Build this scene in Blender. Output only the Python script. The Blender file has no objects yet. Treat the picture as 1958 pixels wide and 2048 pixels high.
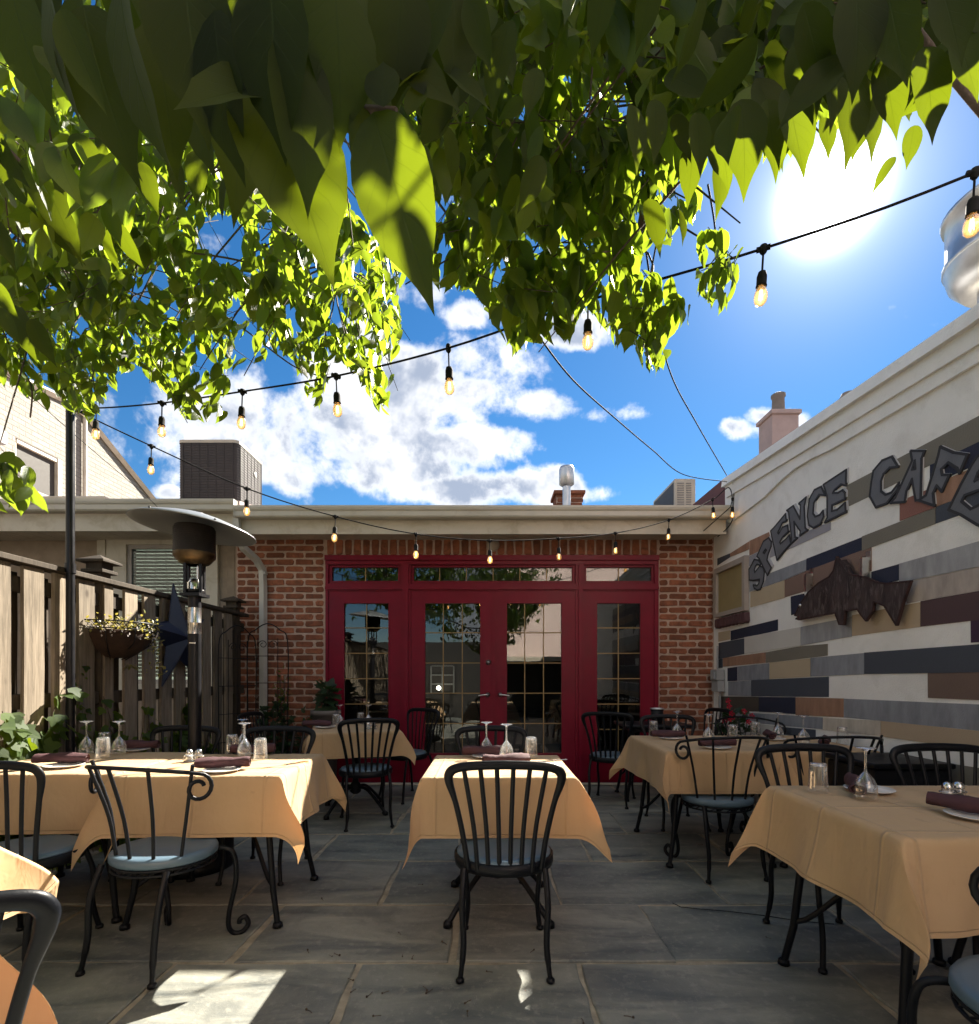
import bpy, math, random
import numpy as np
from mathutils import Vector, Matrix, Euler
from mathutils.geometry import tessellate_polygon

random.seed(7)
rng = np.random.default_rng(11)
SC = bpy.context.scene
COL = SC.collection
PI = math.pi

# ---------------------------------------------------------------- camera
CAM_H = 1.22
FPX, CX, HY = 1050.0, 979.0, 1350.0          # focal length, centre column and horizon row of a 1958 x 2048 frame
cam_d = bpy.data.cameras.new('camera')
cam_d.sensor_width = 36.0
cam_d.lens = 36.0 * FPX / 2048.0
cam_d.shift_y = (HY - 1024.0) / 2048.0
cam_d.clip_start = 0.02
cam_d.clip_end = 500
cam = bpy.data.objects.new('camera', cam_d)
cam.location = (0, 0, CAM_H)
cam.rotation_euler = (PI / 2, 0, 0)
COL.objects.link(cam)
SC.camera = cam

# ---------------------------------------------------------------- sun, sky, exposure
SUN_V = Vector((0.653, 1.0, 0.919)).normalized()
SUN_EL = math.asin(SUN_V.z)
SUN_AZ = math.atan2(SUN_V.x, SUN_V.y)
sun_d = bpy.data.lights.new('sun', 'SUN')
sun_d.energy = 3.6
sun_d.angle = math.radians(0.53)
sun_d.color = (1.0, 0.92, 0.79)
sun = bpy.data.objects.new('sun', sun_d)
sun.rotation_euler = SUN_V.to_track_quat('Z', 'Y').to_euler()
sun.location = (6, 9, 9)
COL.objects.link(sun)

SC.view_settings.view_transform = 'Standard'
SC.view_settings.look = 'None'
SC.view_settings.gamma = 1.0
SC.view_settings.use_curve_mapping = False
SC.view_settings.exposure = 2.9
SC.cycles.max_bounces = 10
SC.cycles.transparent_max_bounces = 16
SC.cycles.diffuse_bounces = 5
SC.cycles.transmission_bounces = 8
SC.cycles.caustics_reflective = False
SC.cycles.caustics_refractive = False
SC.cycles.sample_clamp_indirect = 6.0

world = bpy.data.worlds.new('World')
SC.world = world
world.use_nodes = True


class NT:
    """small node-tree writer"""
    def __init__(self, tree):
        self.t = tree
        self.n = tree.nodes
        self.l = tree.links

    def node(self, typ, **kw):
        nd = self.n.new(typ)
        for k, v in kw.items():
            setattr(nd, k, v)
        return nd

    def put(self, sock, v):
        if isinstance(v, bpy.types.NodeSocket):
            self.l.new(v, sock)
        else:
            sock.default_value = v

    def math(self, op, a, b=None, c=None, clamp=False):
        nd = self.node('ShaderNodeMath', operation=op, use_clamp=clamp)
        self.put(nd.inputs[0], a)
        if b is not None:
            self.put(nd.inputs[1], b)
        if c is not None:
            self.put(nd.inputs[2], c)
        return nd.outputs[0]

    def vmath(self, op, a, b=None, scale=None):
        nd = self.node('ShaderNodeVectorMath', operation=op)
        self.put(nd.inputs[0], a)
        if b is not None:
            self.put(nd.inputs[1], b)
        if scale is not None:
            self.put(nd.inputs['Scale'], scale)
        return nd.outputs['Value'] if op in ('LENGTH', 'DOT_PRODUCT', 'DISTANCE') else nd.outputs[0]

    def rng(self, v, a, b, c=0.0, d=1.0, smooth=False):
        nd = self.node('ShaderNodeMapRange')
        if smooth:
            nd.interpolation_type = 'SMOOTHSTEP'
        self.put(nd.inputs[0], v)
        for i, x in enumerate((a, b, c, d)):
            self.put(nd.inputs[1 + i], x)
        return nd.outputs[0]

    def mix(self, f, a, b, mode='MIX'):
        nd = self.node('ShaderNodeMix', data_type='RGBA', blend_type=mode)
        self.put(nd.inputs[0], f)
        for s, v in ((nd.inputs[6], a), (nd.inputs[7], b)):
            if not isinstance(v, bpy.types.NodeSocket) and len(v) == 3:
                v = (*v, 1)
            self.put(s, v)
        return nd.outputs[2]

    def noise(self, vec, scale, detail=5.0, rough=0.55, dist=0.0, dim='3D', w=None):
        nd = self.node('ShaderNodeTexNoise', noise_dimensions=dim)
        self.put(nd.inputs['Vector'], vec)
        nd.inputs['Scale'].default_value = scale
        nd.inputs['Detail'].default_value = detail
        nd.inputs['Roughness'].default_value = rough
        nd.inputs['Distortion'].default_value = dist
        if w is not None:
            self.put(nd.inputs['W'], w)
        return nd.outputs[0]


def build_sky():
    T = NT(world.node_tree)
    T.n.clear()
    out = T.node('ShaderNodeOutputWorld')
    bg = T.node('ShaderNodeBackground')
    T.l.new(bg.outputs[0], out.inputs[0])
    sky = T.node('ShaderNodeTexSky', sky_type='NISHITA')
    sky.sun_disc = False
    sky.sun_elevation = SUN_EL
    sky.sun_rotation = SUN_AZ
    sky.altitude = 0
    sky.air_density = 1.0
    sky.dust_density = 0.0
    sky.ozone_density = 3.0
    hs = T.node('ShaderNodeHueSaturation')
    hs.inputs['Saturation'].default_value = 1.32
    hs.inputs['Value'].default_value = 0.27
    T.l.new(sky.outputs[0], hs.inputs['Color'])
    skyc = hs.outputs[0]
    tc = T.node('ShaderNodeTexCoord')
    d = T.vmath('NORMALIZE', tc.outputs['Generated'])
    sep = T.node('ShaderNodeSeparateXYZ')
    T.l.new(d, sep.inputs[0])
    x, y, z = sep.outputs
    # gnomonic coordinates about due north: where each cloud bank stands in the sky
    yy = T.math('MAXIMUM', y, 0.05)
    u = T.math('DIVIDE', x, yy)
    v = T.math('DIVIDE', z, yy)
    cmb = T.node('ShaderNodeCombineXYZ')
    T.put(cmb.inputs[0], u)
    T.put(cmb.inputs[1], v)
    uv = cmb.outputs[0]
    warp = T.noise(uv, 3.0, 3.0)
    k = 1.0437
    blobs = [(600, 840, 290, 120, 1), (800, 750, 240, 95, 1), (470, 880, 100, 90, 1), (930, 690, 120, 60, 1), (1020, 775, 100, 38, .95), (470, 800, 130, 90, .9),
             (560, 905, 110, 55, 1), (720, 900, 190, 60, 1), (900, 845, 110, 50, 1), (880, 945, 170, 40, 1), (1040, 935, 120, 38, .95),
             (1150, 945, 60, 26, .9), (800, 560, 75, 50, .95), (920, 600, 90, 40, .9), (1085, 635, 90, 35, .95), (1410, 825, 46, 36, .95), (1450, 795, 40, 22, .85),
             (1500, 805, 50, 18, .62), (1140, 722, 44, 20, .55), (1135, 795, 36, 20, .52), (1225, 795, 40, 20, .48), (320, 945, 44, 18, .7),
             (200, 760, 40, 60, .7), (170, 350, 90, 60, .9), (400, 470, 60, 40, .7), (60, 500, 70, 60, .8), (700, 630, 60, 40, .8)]
    acc = None
    for bx, by, rx, ry, st in blobs:
        pu, pv = (bx * k - CX) / FPX, (HY - by * k) / FPX
        mp = T.node('ShaderNodeVectorMath', operation='SUBTRACT')
        T.l.new(uv, mp.inputs[0])
        mp.inputs[1].default_value = (pu, pv, 0)
        sc = T.node('ShaderNodeVectorMath', operation='MULTIPLY')
        T.l.new(mp.outputs[0], sc.inputs[0])
        sc.inputs[1].default_value = (FPX / (rx * k), FPX / (ry * k), 0)
        r = T.vmath('LENGTH', sc.outputs[0])
        m = T.rng(r, 0.0, 1.9, st, 0.0, True)
        acc = m if acc is None else T.math('MAXIMUM', acc, m)
    # out of view, fuller cloud cover is added for brighter, whiter fill light
    wide = T.noise(d, 2.6, 3.0, 0.5)
    wide = T.rng(wide, 0.36, 0.56, 0.0, 1.0, True)
    cmb2 = T.node('ShaderNodeCombineXYZ')
    T.put(cmb2.inputs[0], T.math('ABSOLUTE', u))
    front = T.math('MULTIPLY', T.rng(T.math('ABSOLUTE', u), 0.9, 1.3, 1.0, 0.0, True), T.rng(y, 0.25, 0.45, 0.0, 1.0, True))
    wide = T.math('MULTIPLY', wide, T.math('SUBTRACT', 1.0, front))
    mask = T.math('MAXIMUM', T.math('MULTIPLY', acc, front), wide)

    def density(shift):
        dv = T.vmath('ADD', d, shift)
        n1 = T.noise(dv, 6.5, 11.0, 0.60, 0.12)
        return n1

    def soft(shift):
        return T.noise(T.vmath('ADD', d, shift), 7.0, 5.0, 0.55, 0.1)
    n0 = density((0, 0, 0))
    n_s = density(tuple(Vector((0.012, 0.0, 0.022))))
    dens = T.math('ADD', T.math('MULTIPLY', mask, 1.06), T.math('MULTIPLY', T.math('SUBTRACT', n0, 0.5), 3.3))
    cover = T.rng(dens, 0.40, 0.92, 0.0, 1.0, True)
    thick = T.rng(dens, 0.62, 1.35, 0.0, 1.0, True)
    relief = T.rng(T.math('SUBTRACT', soft((0, 0, 0)), soft((0.02, 0.0, 0.04))), -0.11, 0.13, 0.0, 1.0, True)
    shade = T.math('MULTIPLY', T.rng(dens, 0.60, 1.12, 0.0, 1.0, True), T.math('SUBTRACT', 1.0, T.math('MULTIPLY', relief, 0.78)))
    ccol = T.mix(shade, (2.7, 2.68, 2.66), (0.86, 1.00, 1.28))
    skyc = T.mix(T.math('MULTIPLY', cover, 0.96), skyc, ccol)
    # bright air round the sun
    dot = T.vmath('DOT_PRODUCT', d, tuple(SUN_V))
    ang = T.math('ARCCOSINE', T.math('MINIMUM', dot, 1.0))
    g1 = T.math('POWER', 2.718, T.math('MULTIPLY', T.math('POWER', T.math('DIVIDE', ang, 0.032), 2.0), -1.0))
    g2 = T.math('POWER', 2.718, T.math('DIVIDE', ang, -0.065))
    g3 = T.math('POWER', 2.718, T.math('DIVIDE', ang, -0.32))
    g = T.math('ADD', T.math('ADD', T.math('MULTIPLY', g1, 36.0), T.math('MULTIPLY', g2, 3.0)), T.math('MULTIPLY', g3, 0.22))
    glow = T.node('ShaderNodeVectorMath', operation='SCALE')
    glow.inputs[0].default_value = (1.0, 0.98, 0.95)
    T.put(glow.inputs['Scale'], g)
    add = T.mix(1.0, skyc, glow.outputs[0], 'ADD')
    T.l.new(add, bg.inputs['Color'])
    bg.inputs['Strength'].default_value = 0.07


build_sky()

# ---------------------------------------------------------------- point helpers: a photo pixel on a real plane
def on_x(px, py, X):
    r = (px - CX) / FPX
    Y = X / r
    return Vector((X, Y, CAM_H + (HY - py) / FPX * Y))


def on_y(px, py, Y):
    return Vector(((px - CX) / FPX * Y, Y, CAM_H + (HY - py) / FPX * Y))


def on_z(px, py, Z):
    Y = (CAM_H - Z) * FPX / (py - HY)
    return Vector(((px - CX) / FPX * Y, Y, Z))


def spline(pts, n=8):
    P = [Vector(p) for p in pts]
    out = []
    for i in range(len(P) - 1):
        p0, p1, p2, p3 = P[max(i - 1, 0)], P[i], P[i + 1], P[min(i + 2, len(P) - 1)]
        for k in range(n):
            t = k / n
            out.append(0.5 * ((2 * p1) + (p2 - p0) * t + (2 * p0 - 5 * p1 + 4 * p2 - p3) * t * t + (3 * p1 - p0 - 3 * p2 + p3) * t ** 3))
    out.append(P[-1])
    return out


# ---------------------------------------------------------------- objects, tags
def tag(o, label=None, cat=None, group=None, kind=None):
    if label: o['label'] = label
    if cat: o['category'] = cat
    if group: o['group'] = group
    if kind: o['kind'] = kind
    return o


def empty(name, loc=(0, 0, 0), rz=0.0, label=None, cat=None, group=None, kind=None):
    o = bpy.data.objects.new(name, None)
    o.empty_display_size = 0.1
    o.location = loc
    o.rotation_euler = (0, 0, rz)
    COL.objects.link(o)
    return tag(o, label, cat, group, kind)


def link(name, me, parent=None, loc=(0, 0, 0), rot=(0, 0, 0), scale=None):
    o = bpy.data.objects.new(name, me)
    o.location = loc
    o.rotation_euler = rot
    if scale: o.scale = scale
    o.parent = parent
    COL.objects.link(o)
    return o


def copy_tree(o, parent=None):
    c = o.copy()
    COL.objects.link(c)
    c.parent = parent
    for ch in list(o.children):
        copy_tree(ch, c)
    return c


class MB:
    """collects shapes for ONE mesh"""
    def __init__(self):
        self.v, self.f, self.s, self.m, self.uv = [], [], [], [], None

    def add(self, vs, fs, smooth=False, mi=0):
        b = len(self.v)
        self.v += [tuple(p) for p in vs]
        self.f += [tuple(i + b for i in f) for f in fs]
        self.s += [smooth] * len(fs)
        self.m += [mi] * len(fs)
        return self

    def box(self, lo, hi, mat=None, mi=0, bev=0.0):
        x0, y0, z0 = lo
        x1, y1, z1 = hi
        if bev <= 0:
            vs = [(x0, y0, z0), (x1, y0, z0), (x1, y1, z0), (x0, y1, z0), (x0, y0, z1), (x1, y0, z1), (x1, y1, z1), (x0, y1, z1)]
            fs = [(0, 3, 2, 1), (4, 5, 6, 7), (0, 1, 5, 4), (1, 2, 6, 5), (2, 3, 7, 6), (3, 0, 4, 7)]
        else:
            b = bev
            vs, fs = [], []
            for z, i in ((z0, b), (z0 + b, 0), (z1 - b, 0), (z1, b)):
                vs += [(x0 + i + b * (i == 0) * 0, y0 + i, z), (x1 - i, y0 + i, z), (x1 - i, y1 - i, z), (x0 + i, y1 - i, z)]
            fs.append((3, 2, 1, 0))
            fs.append((12, 13, 14, 15))
            for k in range(3):
                for j in range(4):
                    a, c = k * 4 + j, k * 4 + (j + 1) % 4
                    fs.append((a, c, c + 4, a + 4))
        if mat is not None:
            vs = [mat @ Vector(p) for p in vs]
        return self.add(vs, fs, False, mi)

    def tube(self, pts, r, n=8, caps=True, smooth=True, closed=False, mi=0, flat=1.0, up=None):
        pts = [Vector(p) for p in pts]
        m = len(pts)
        rs = r if isinstance(r, (list, tuple)) else [r] * m
        rings = []
        prev = None
        for i, p in enumerate(pts):
            if closed:
                t = (pts[(i + 1) % m] - pts[i - 1]).normalized()
            else:
                t = (pts[min(i + 1, m - 1)] - pts[max(i - 1, 0)])
                t = t.normalized() if t.length > 1e-9 else Vector((0, 0, 1))
            if prev is None:
                a = Vector(up) if up else (Vector((0, 0, 1)) if abs(t.z) < 0.9 else Vector((1, 0, 0)))
            else:
                a = prev
            a = (a - t * a.dot(t))
            a = a.normalized() if a.length > 1e-6 else t.orthogonal().normalized()
            prev = a
            b = t.cross(a)
            rings.append([p + (a * math.cos(2 * PI * k / n) + b * math.sin(2 * PI * k / n) * flat) * rs[i] for k in range(n)])
        vs = [q for ring in rings for q in ring]
        fs = []
        for i in range(m if closed else m - 1):
            j = (i + 1) % m
            for k in range(n):
                fs.append((i * n + k, i * n + (k + 1) % n, j * n + (k + 1) % n, j * n + k))
        self.add(vs, fs, smooth, mi)
        if caps and not closed:
            self.add(rings[0], [tuple(range(n))[::-1]], False, mi)
            self.add(rings[-1], [tuple(range(n))], False, mi)
        return self

    def lathe(self, prof, n=20, mat=None, smooth=True, mi=0, a0=0.0, a1=2 * PI):
        full = abs(a1 - a0 - 2 * PI) < 1e-6
        m = n if full else n + 1
        vs, fs = [], []
        for r, z in prof:
            for k in range(m):
                a = a0 + (a1 - a0) * k / n
                vs.append(Vector((r * math.cos(a), r * math.sin(a), z)))
        for i in range(len(prof) - 1):
            for k in range(n):
                k2 = (k + 1) % m
                fs.append((i * m + k, i * m + k2, (i + 1) * m + k2, (i + 1) * m + k))
        if mat is not None:
            vs = [mat @ p for p in vs]
        return self.add(vs, fs, smooth, mi)

    def ball(self, c, r, n=8, m=6, squash=1.0, mi=0):
        prof = [(max(1e-4, r * math.sin(PI * i / m)), -r * squash * math.cos(PI * i / m)) for i in range(m + 1)]
        return self.lathe(prof, n, Matrix.Translation(c), mi=mi)

    def prism(self, loops, a, b):
        """loops: list of point lists on a plane; a, b: offsets (Vectors) of the back and front face"""
        tris = tessellate_polygon(loops)
        flat = [p for lp in loops for p in lp]
        n = len(flat)
        vs = [p + a for p in flat] + [p + b for p in flat]
        fs = [tuple(i + n for i in t) for t in tris] + [tuple(reversed(t)) for t in tris]
        base = 0
        for lp in loops:
            for i in range(len(lp)):
                j = (i + 1) % len(lp)
                fs.append((base + i, base + j, base + j + n, base + i + n))
            base += len(lp)
        return self.add(vs, fs)

    def mesh(self, name, *mats):
        me = bpy.data.meshes.new(name)
        me.from_pydata(self.v, [], self.f)
        for m in mats:
            me.materials.append(m)
        me.polygons.foreach_set('use_smooth', self.s)
        if any(self.m):
            me.polygons.foreach_set('material_index', self.m)
        me.validate()
        me.update()
        return me

    def obj(self, name, mat, parent=None, loc=(0, 0, 0), rot=(0, 0, 0)):
        mats = mat if isinstance(mat, (list, tuple)) else [mat]
        return link(name, self.mesh(name, *mats), parent, loc, rot)


def Bx(lo, hi, bev=0.0):
    return MB().box(lo, hi, bev=bev)


# ---------------------------------------------------------------- materials
MATS = {}


def M(name, col, rough=0.6, var=0.15, vscale=6.0, bump=0.0, bscale=80.0, metal=0.0, spec=0.4, rnd=0.0, stretch=(1, 1, 1),
      dirt=None, coat=0.0, trans=0.0, bdist=0.004):
    m = bpy.data.materials.new(name)
    m.use_nodes = True
    T = NT(m.node_tree)
    bs = T.n['Principled BSDF']
    tc = T.node('ShaderNodeTexCoord')
    oi = T.node('ShaderNodeObjectInfo')
    off = T.vmath('SCALE', oi.outputs['Location'], scale=0.0)
    cm = T.node('ShaderNodeCombineXYZ')
    T.put(cm.inputs[0], T.math('MULTIPLY', oi.outputs['Random'], 13.0))
    T.put(cm.inputs[1], T.math('MULTIPLY', oi.outputs['Random'], 29.0))
    st = T.vmath('MULTIPLY', tc.outputs['Object'], tuple(stretch))
    vec = T.vmath('ADD', st, cm.outputs[0])
    n = T.noise(vec, vscale, 8.0, 0.6)
    f = T.rng(n, 0.3, 0.7, 0.0, 1.0)
    c = T.mix(f, tuple(x * (1 - var) for x in col), tuple(min(1, x * (1 + var)) for x in col))
    if rnd:
        c = T.mix(1.0, c, T.mix(oi.outputs['Random'], (1 - rnd,) * 3, (1 + rnd,) * 3), 'MULTIPLY')
    if dirt:
        dcol, damt, dscale = dirt
        dn = T.noise(vec, dscale, 6.0, 0.65, 0.6)
        c = T.mix(T.math('MULTIPLY', T.rng(dn, 0.48, 0.68, 0, 1, True), damt), c, dcol)
    T.put(bs.inputs['Base Color'], c)
    T.put(bs.inputs['Roughness'], T.rng(n, 0.2, 0.8, max(0.02, rough - 0.08), min(1, rough + 0.08)))
    bs.inputs['Metallic'].default_value = metal
    bs.inputs['Specular IOR Level'].default_value = spec
    if coat:
        bs.inputs['Coat Weight'].default_value = coat
        bs.inputs['Coat Roughness'].default_value = 0.15
    if bump:
        b = T.node('ShaderNodeBump')
        b.inputs['Strength'].default_value = bump
        b.inputs['Distance'].default_value = bdist
        T.put(b.inputs['Height'], T.noise(vec, bscale, 6.0, 0.6))
        T.l.new(b.outputs[0], bs.inputs['Normal'])
    if trans:
        tr = T.node('ShaderNodeBsdfTranslucent')
        T.put(tr.inputs['Color'], c)
        mx = T.node('ShaderNodeMixShader')
        mx.inputs[0].default_value = trans
        out = T.n['Material Output']
        T.l.new(bs.outputs[0], mx.inputs[1])
        T.l.new(tr.outputs[0], mx.inputs[2])
        T.l.new(mx.outputs[0], out.inputs[0])
    MATS[name] = m
    return m


def cloth_material():
    m = bpy.data.materials.new('peach tablecloth')
    m.use_nodes = True
    T = NT(m.node_tree)
    bs = T.n['Principled BSDF']
    tc = T.node('ShaderNodeTexCoord')
    oi = T.node('ShaderNodeObjectInfo')
    cm = T.node('ShaderNodeCombineXYZ')
    T.put(cm.inputs[0], T.math('MULTIPLY', oi.outputs['Random'], 17.0))
    vec = T.vmath('ADD', tc.outputs['Object'], cm.outputs[0])
    n = T.noise(vec, 3.0, 5.0)
    c = T.mix(T.rng(n, .3, .7), (0.59, 0.405, 0.225), (0.65, 0.45, 0.258))
    sp = T.noise(vec, 14.0, 3.0)
    c = T.mix(T.math('MULTIPLY', T.rng(sp, .66, .74, 0, 1, True), .22), c, (0.36, 0.23, 0.13))
    T.put(bs.inputs['Base Color'], c)
    bs.inputs['Roughness'].default_value = 0.85
    bs.inputs['Specular IOR Level'].default_value = 0.15
    bs.inputs['Sheen Weight'].default_value = 0.15
    # ironed creases (a cross at the cloth's thirds) and soft wrinkles
    uvn = T.node('ShaderNodeUVMap')
    s = T.node('ShaderNodeSeparateXYZ')
    T.l.new(uvn.outputs[0], s.inputs[0])
    hgt = T.math('ADD', T.math('MULTIPLY', T.noise(vec, 5.0, 3.0, .5, .8), 0.9), T.math('MULTIPLY', T.noise(T.vmath('MULTIPLY', vec, (1.0, 1.0, .35)), 16.0, 3.0, .5, 1.2), 0.35))
    for ax in (0, 1):
        for p in (0.27, 0.5, 0.74):
            dd = T.math('ABSOLUTE', T.math('SUBTRACT', s.outputs[ax], p))
            hgt = T.math('ADD', hgt, T.rng(dd, 0.0, 0.008, 0.34, 0.0, True))
    ex = T.math('MINIMUM', T.math('MINIMUM', s.outputs[0], T.math('SUBTRACT', 1.0, s.outputs[0])), T.math('MINIMUM', s.outputs[1], T.math('SUBTRACT', 1.0, s.outputs[1])))
    hem = T.rng(T.math('ABSOLUTE', T.math('SUBTRACT', ex, 0.012)), 0.0, 0.0022, 1.0, 0.0, True)
    hgt = T.math('SUBTRACT', hgt, T.math('MULTIPLY', hem, 0.3))
    c = T.mix(T.math('MULTIPLY', hem, 0.16), c, (0.34, 0.22, 0.13))
    T.put(bs.inputs['Base Color'], c)
    b = T.node('ShaderNodeBump')
    b.inputs['Strength'].default_value = 0.8
    b.inputs['Distance'].default_value = 0.016
    T.put(b.inputs['Height'], hgt)
    wv = T.noise(vec, 900.0, 2.0)
    b2 = T.node('ShaderNodeBump')
    b2.inputs['Strength'].default_value = 0.08
    b2.inputs['Distance'].default_value = 0.001
    T.put(b2.inputs['Height'], wv)
    T.l.new(b.outputs[0], b2.inputs['Normal'])
    T.l.new(b2.outputs[0], bs.inputs['Normal'])
    tr = T.node('ShaderNodeBsdfTranslucent')
    T.put(tr.inputs['Color'], T.mix(1.0, c, (1.0, .80, .55), 'MULTIPLY'))
    mx = T.node('ShaderNodeMixShader')
    mx.inputs[0].default_value = 0.30
    T.l.new(bs.outputs[0], mx.inputs[1])
    T.l.new(tr.outputs[0], mx.inputs[2])
    T.l.new(mx.outputs[0], T.n['Material Output'].inputs[0])
    return m


def leaf_material(name, dk, lt, tr_col, tr_amt=0.5, island=True, rough=0.42):
    m = bpy.data.materials.new(name)
    m.use_nodes = True
    T = NT(m.node_tree)
    bs = T.n['Principled BSDF']
    if island:
        r = T.node('ShaderNodeNewGeometry').outputs['Random Per Island']
    else:
        r = T.node('ShaderNodeObjectInfo').outputs['Random']
    c = T.mix(r, dk, lt)
    uvn = T.node('ShaderNodeUVMap')
    s = T.node('ShaderNodeSeparateXYZ')
    T.l.new(uvn.outputs[0], s.inputs[0])
    au = T.math('ABSOLUTE', s.outputs[0])
    mid = T.rng(au, 0.0, 0.06, 1.0, 0.0, True)
    ph = T.math('SUBTRACT', T.math('MULTIPLY', s.outputs[1], 7.0), T.math('MULTIPLY', au, 2.2))
    fr = T.math('ABSOLUTE', T.math('SUBTRACT', T.math('FRACT', ph), 0.5))
    vein = T.math('MULTIPLY', T.rng(fr, 0.0, 0.07, 1.0, 0.0, True), 0.55)
    vein = T.math('MAXIMUM', mid, vein)
    c2 = T.mix(T.math('MULTIPLY', vein, 0.35), c, tuple(min(1, x * 2.0) for x in lt))
    T.put(bs.inputs['Base Color'], c2)
    bs.inputs['Roughness'].default_value = rough
    bs.inputs['Specular IOR Level'].default_value = 0.35 if island else 0.10
    tr = T.node('ShaderNodeBsdfTranslucent')
    tcx = T.mix(r, tuple(x * .75 for x in tr_col), tr_col)
    T.put(tr.inputs['Color'], T.mix(T.math('MULTIPLY', vein, 0.45), tcx, tuple(x * .45 for x in tr_col)))
    b = T.node('ShaderNodeBump')
    b.inputs['Strength'].default_value = 0.25
    b.inputs['Distance'].default_value = 0.002
    T.put(b.inputs['Height'], T.math('SUBTRACT', 1.0, vein))
    T.l.new(b.outputs[0], bs.inputs['Normal'])
    mx = T.node('ShaderNodeMixShader')
    mx.inputs[0].default_value = tr_amt
    T.l.new(bs.outputs[0], mx.inputs[1])
    T.l.new(tr.outputs[0], mx.inputs[2])
    T.l.new(mx.outputs[0], T.n['Material Output'].inputs[0])
    return m


def thin_glass(name, tint=(0.97, 0.98, 0.98), lo=0.05, hi=0.9, rough=0.0, exp=0.45, tex=0.0, haze=0.0):
    m = bpy.data.materials.new(name)
    m.use_nodes = True
    T = NT(m.node_tree)
    T.n.clear()
    out = T.node('ShaderNodeOutputMaterial')
    tr = T.node('ShaderNodeBsdfTransparent')
    tr.inputs[0].default_value = (*tint, 1)
    gl = T.node('ShaderNodeBsdfGlossy')
    gl.inputs['Roughness'].default_value = rough
    gl.inputs['Color'].default_value = (1, 1, 1, 1)
    lw = T.node('ShaderNodeLayerWeight')
    lw.inputs['Blend'].default_value = exp
    f = T.rng(lw.outputs['Fresnel' if exp < 0.3 else 'Facing'], 0.0, 1.0, lo, hi)
    if tex:
        tc = T.node('ShaderNodeTexCoord')
        b = T.node('ShaderNodeBump')
        b.inputs['Strength'].default_value = tex
        b.inputs['Distance'].default_value = 0.004
        T.put(b.inputs['Height'], T.noise(tc.outputs['Object'], 2.2, 2.0))
        T.l.new(b.outputs[0], gl.inputs['Normal'])
    mx = T.node('ShaderNodeMixShader')
    T.put(mx.inputs[0], f)
    base = tr.outputs[0]
    if haze:
        tl = T.node('ShaderNodeBsdfTranslucent')
        tl.inputs[0].default_value = (.9, .92, .92, 1)
        df = T.node('ShaderNodeBsdfDiffuse')
        df.inputs[0].default_value = (.9, .92, .92, 1)
        m0 = T.node('ShaderNodeMixShader')
        T.l.new(tl.outputs[0], m0.inputs[1])
        T.l.new(df.outputs[0], m0.inputs[2])
        m1 = T.node('ShaderNodeMixShader')
        T.put(m1.inputs[0], T.rng(lw.outputs['Facing'], 0, 1, haze * .35, haze * 2.2))
        T.l.new(base, m1.inputs[1])
        T.l.new(m0.outputs[0], m1.inputs[2])
        base = m1.outputs[0]
    T.l.new(base, mx.inputs[1])
    T.l.new(gl.outputs[0], mx.inputs[2])
    T.l.new(mx.outputs[0], out.inputs[0])
    return m


def emit(name, col, s):
    m = bpy.data.materials.new(name)
    m.use_nodes = True
    T = NT(m.node_tree)
    bs = T.n['Principled BSDF']
    bs.inputs['Base Color'].default_value = (*col, 1)
    bs.inputs['Emission Color'].default_value = (*col, 1)
    bs.inputs['Emission Strength'].default_value = s
    return m


def wood_material(name, a, b, rnd=0.25):
    m = bpy.data.materials.new(name)
    m.use_nodes = True
    T = NT(m.node_tree)
    bs = T.n['Principled BSDF']
    tc = T.node('ShaderNodeTexCoord')
    oi = T.node('ShaderNodeObjectInfo')
    cm = T.node('ShaderNodeCombineXYZ')
    T.put(cm.inputs[0], T.math('MULTIPLY', oi.outputs['Random'], 31.0))
    T.put(cm.inputs[2], T.math('MULTIPLY', oi.outputs['Random'], 7.0))
    st = T.vmath('MULTIPLY', tc.outputs['Object'], (1, 1, 0.05))
    vec = T.vmath('ADD', st, cm.outputs[0])
    g = T.noise(vec, 70.0, 8.0, 0.65, 0.8)
    big = T.noise(T.vmath('ADD', T.vmath('MULTIPLY', tc.outputs['Object'], (1, 1, .35)), cm.outputs[0]), 5.0, 5.0, 0.6)
    c = T.mix(T.rng(g, .3, .7), a, b)
    c = T.mix(T.math('MULTIPLY', T.rng(big, .45, .7, 0, 1, True), .5), c, tuple(x * .55 for x in a))
    knot = T.node('ShaderNodeTexVoronoi')
    T.put(knot.inputs['Vector'], T.vmath('ADD', T.vmath('MULTIPLY', tc.outputs['Object'], (1, 1, .55)), cm.outputs[0]))
    knot.inputs['Scale'].default_value = 3.2
    c = T.mix(T.rng(knot.outputs['Distance'], 0.03, 0.075, 0.75, 0.0, True), c, (0.05, 0.035, 0.025))
    c = T.mix(1.0, c, T.mix(oi.outputs['Random'], (1 - rnd,) * 3, (1 + rnd, 1 + rnd * .9, 1 + rnd * .75)), 'MULTIPLY')
    T.put(bs.inputs['Base Color'], c)
    bs.inputs['Roughness'].default_value = 0.8
    bs.inputs['Specular IOR Level'].default_value = 0.2
    bp = T.node('ShaderNodeBump')
    bp.inputs['Strength'].default_value = 0.6
    bp.inputs['Distance'].default_value = 0.003
    T.put(bp.inputs['Height'], g)
    T.l.new(bp.outputs[0], bs.inputs['Normal'])
    return m


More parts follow.
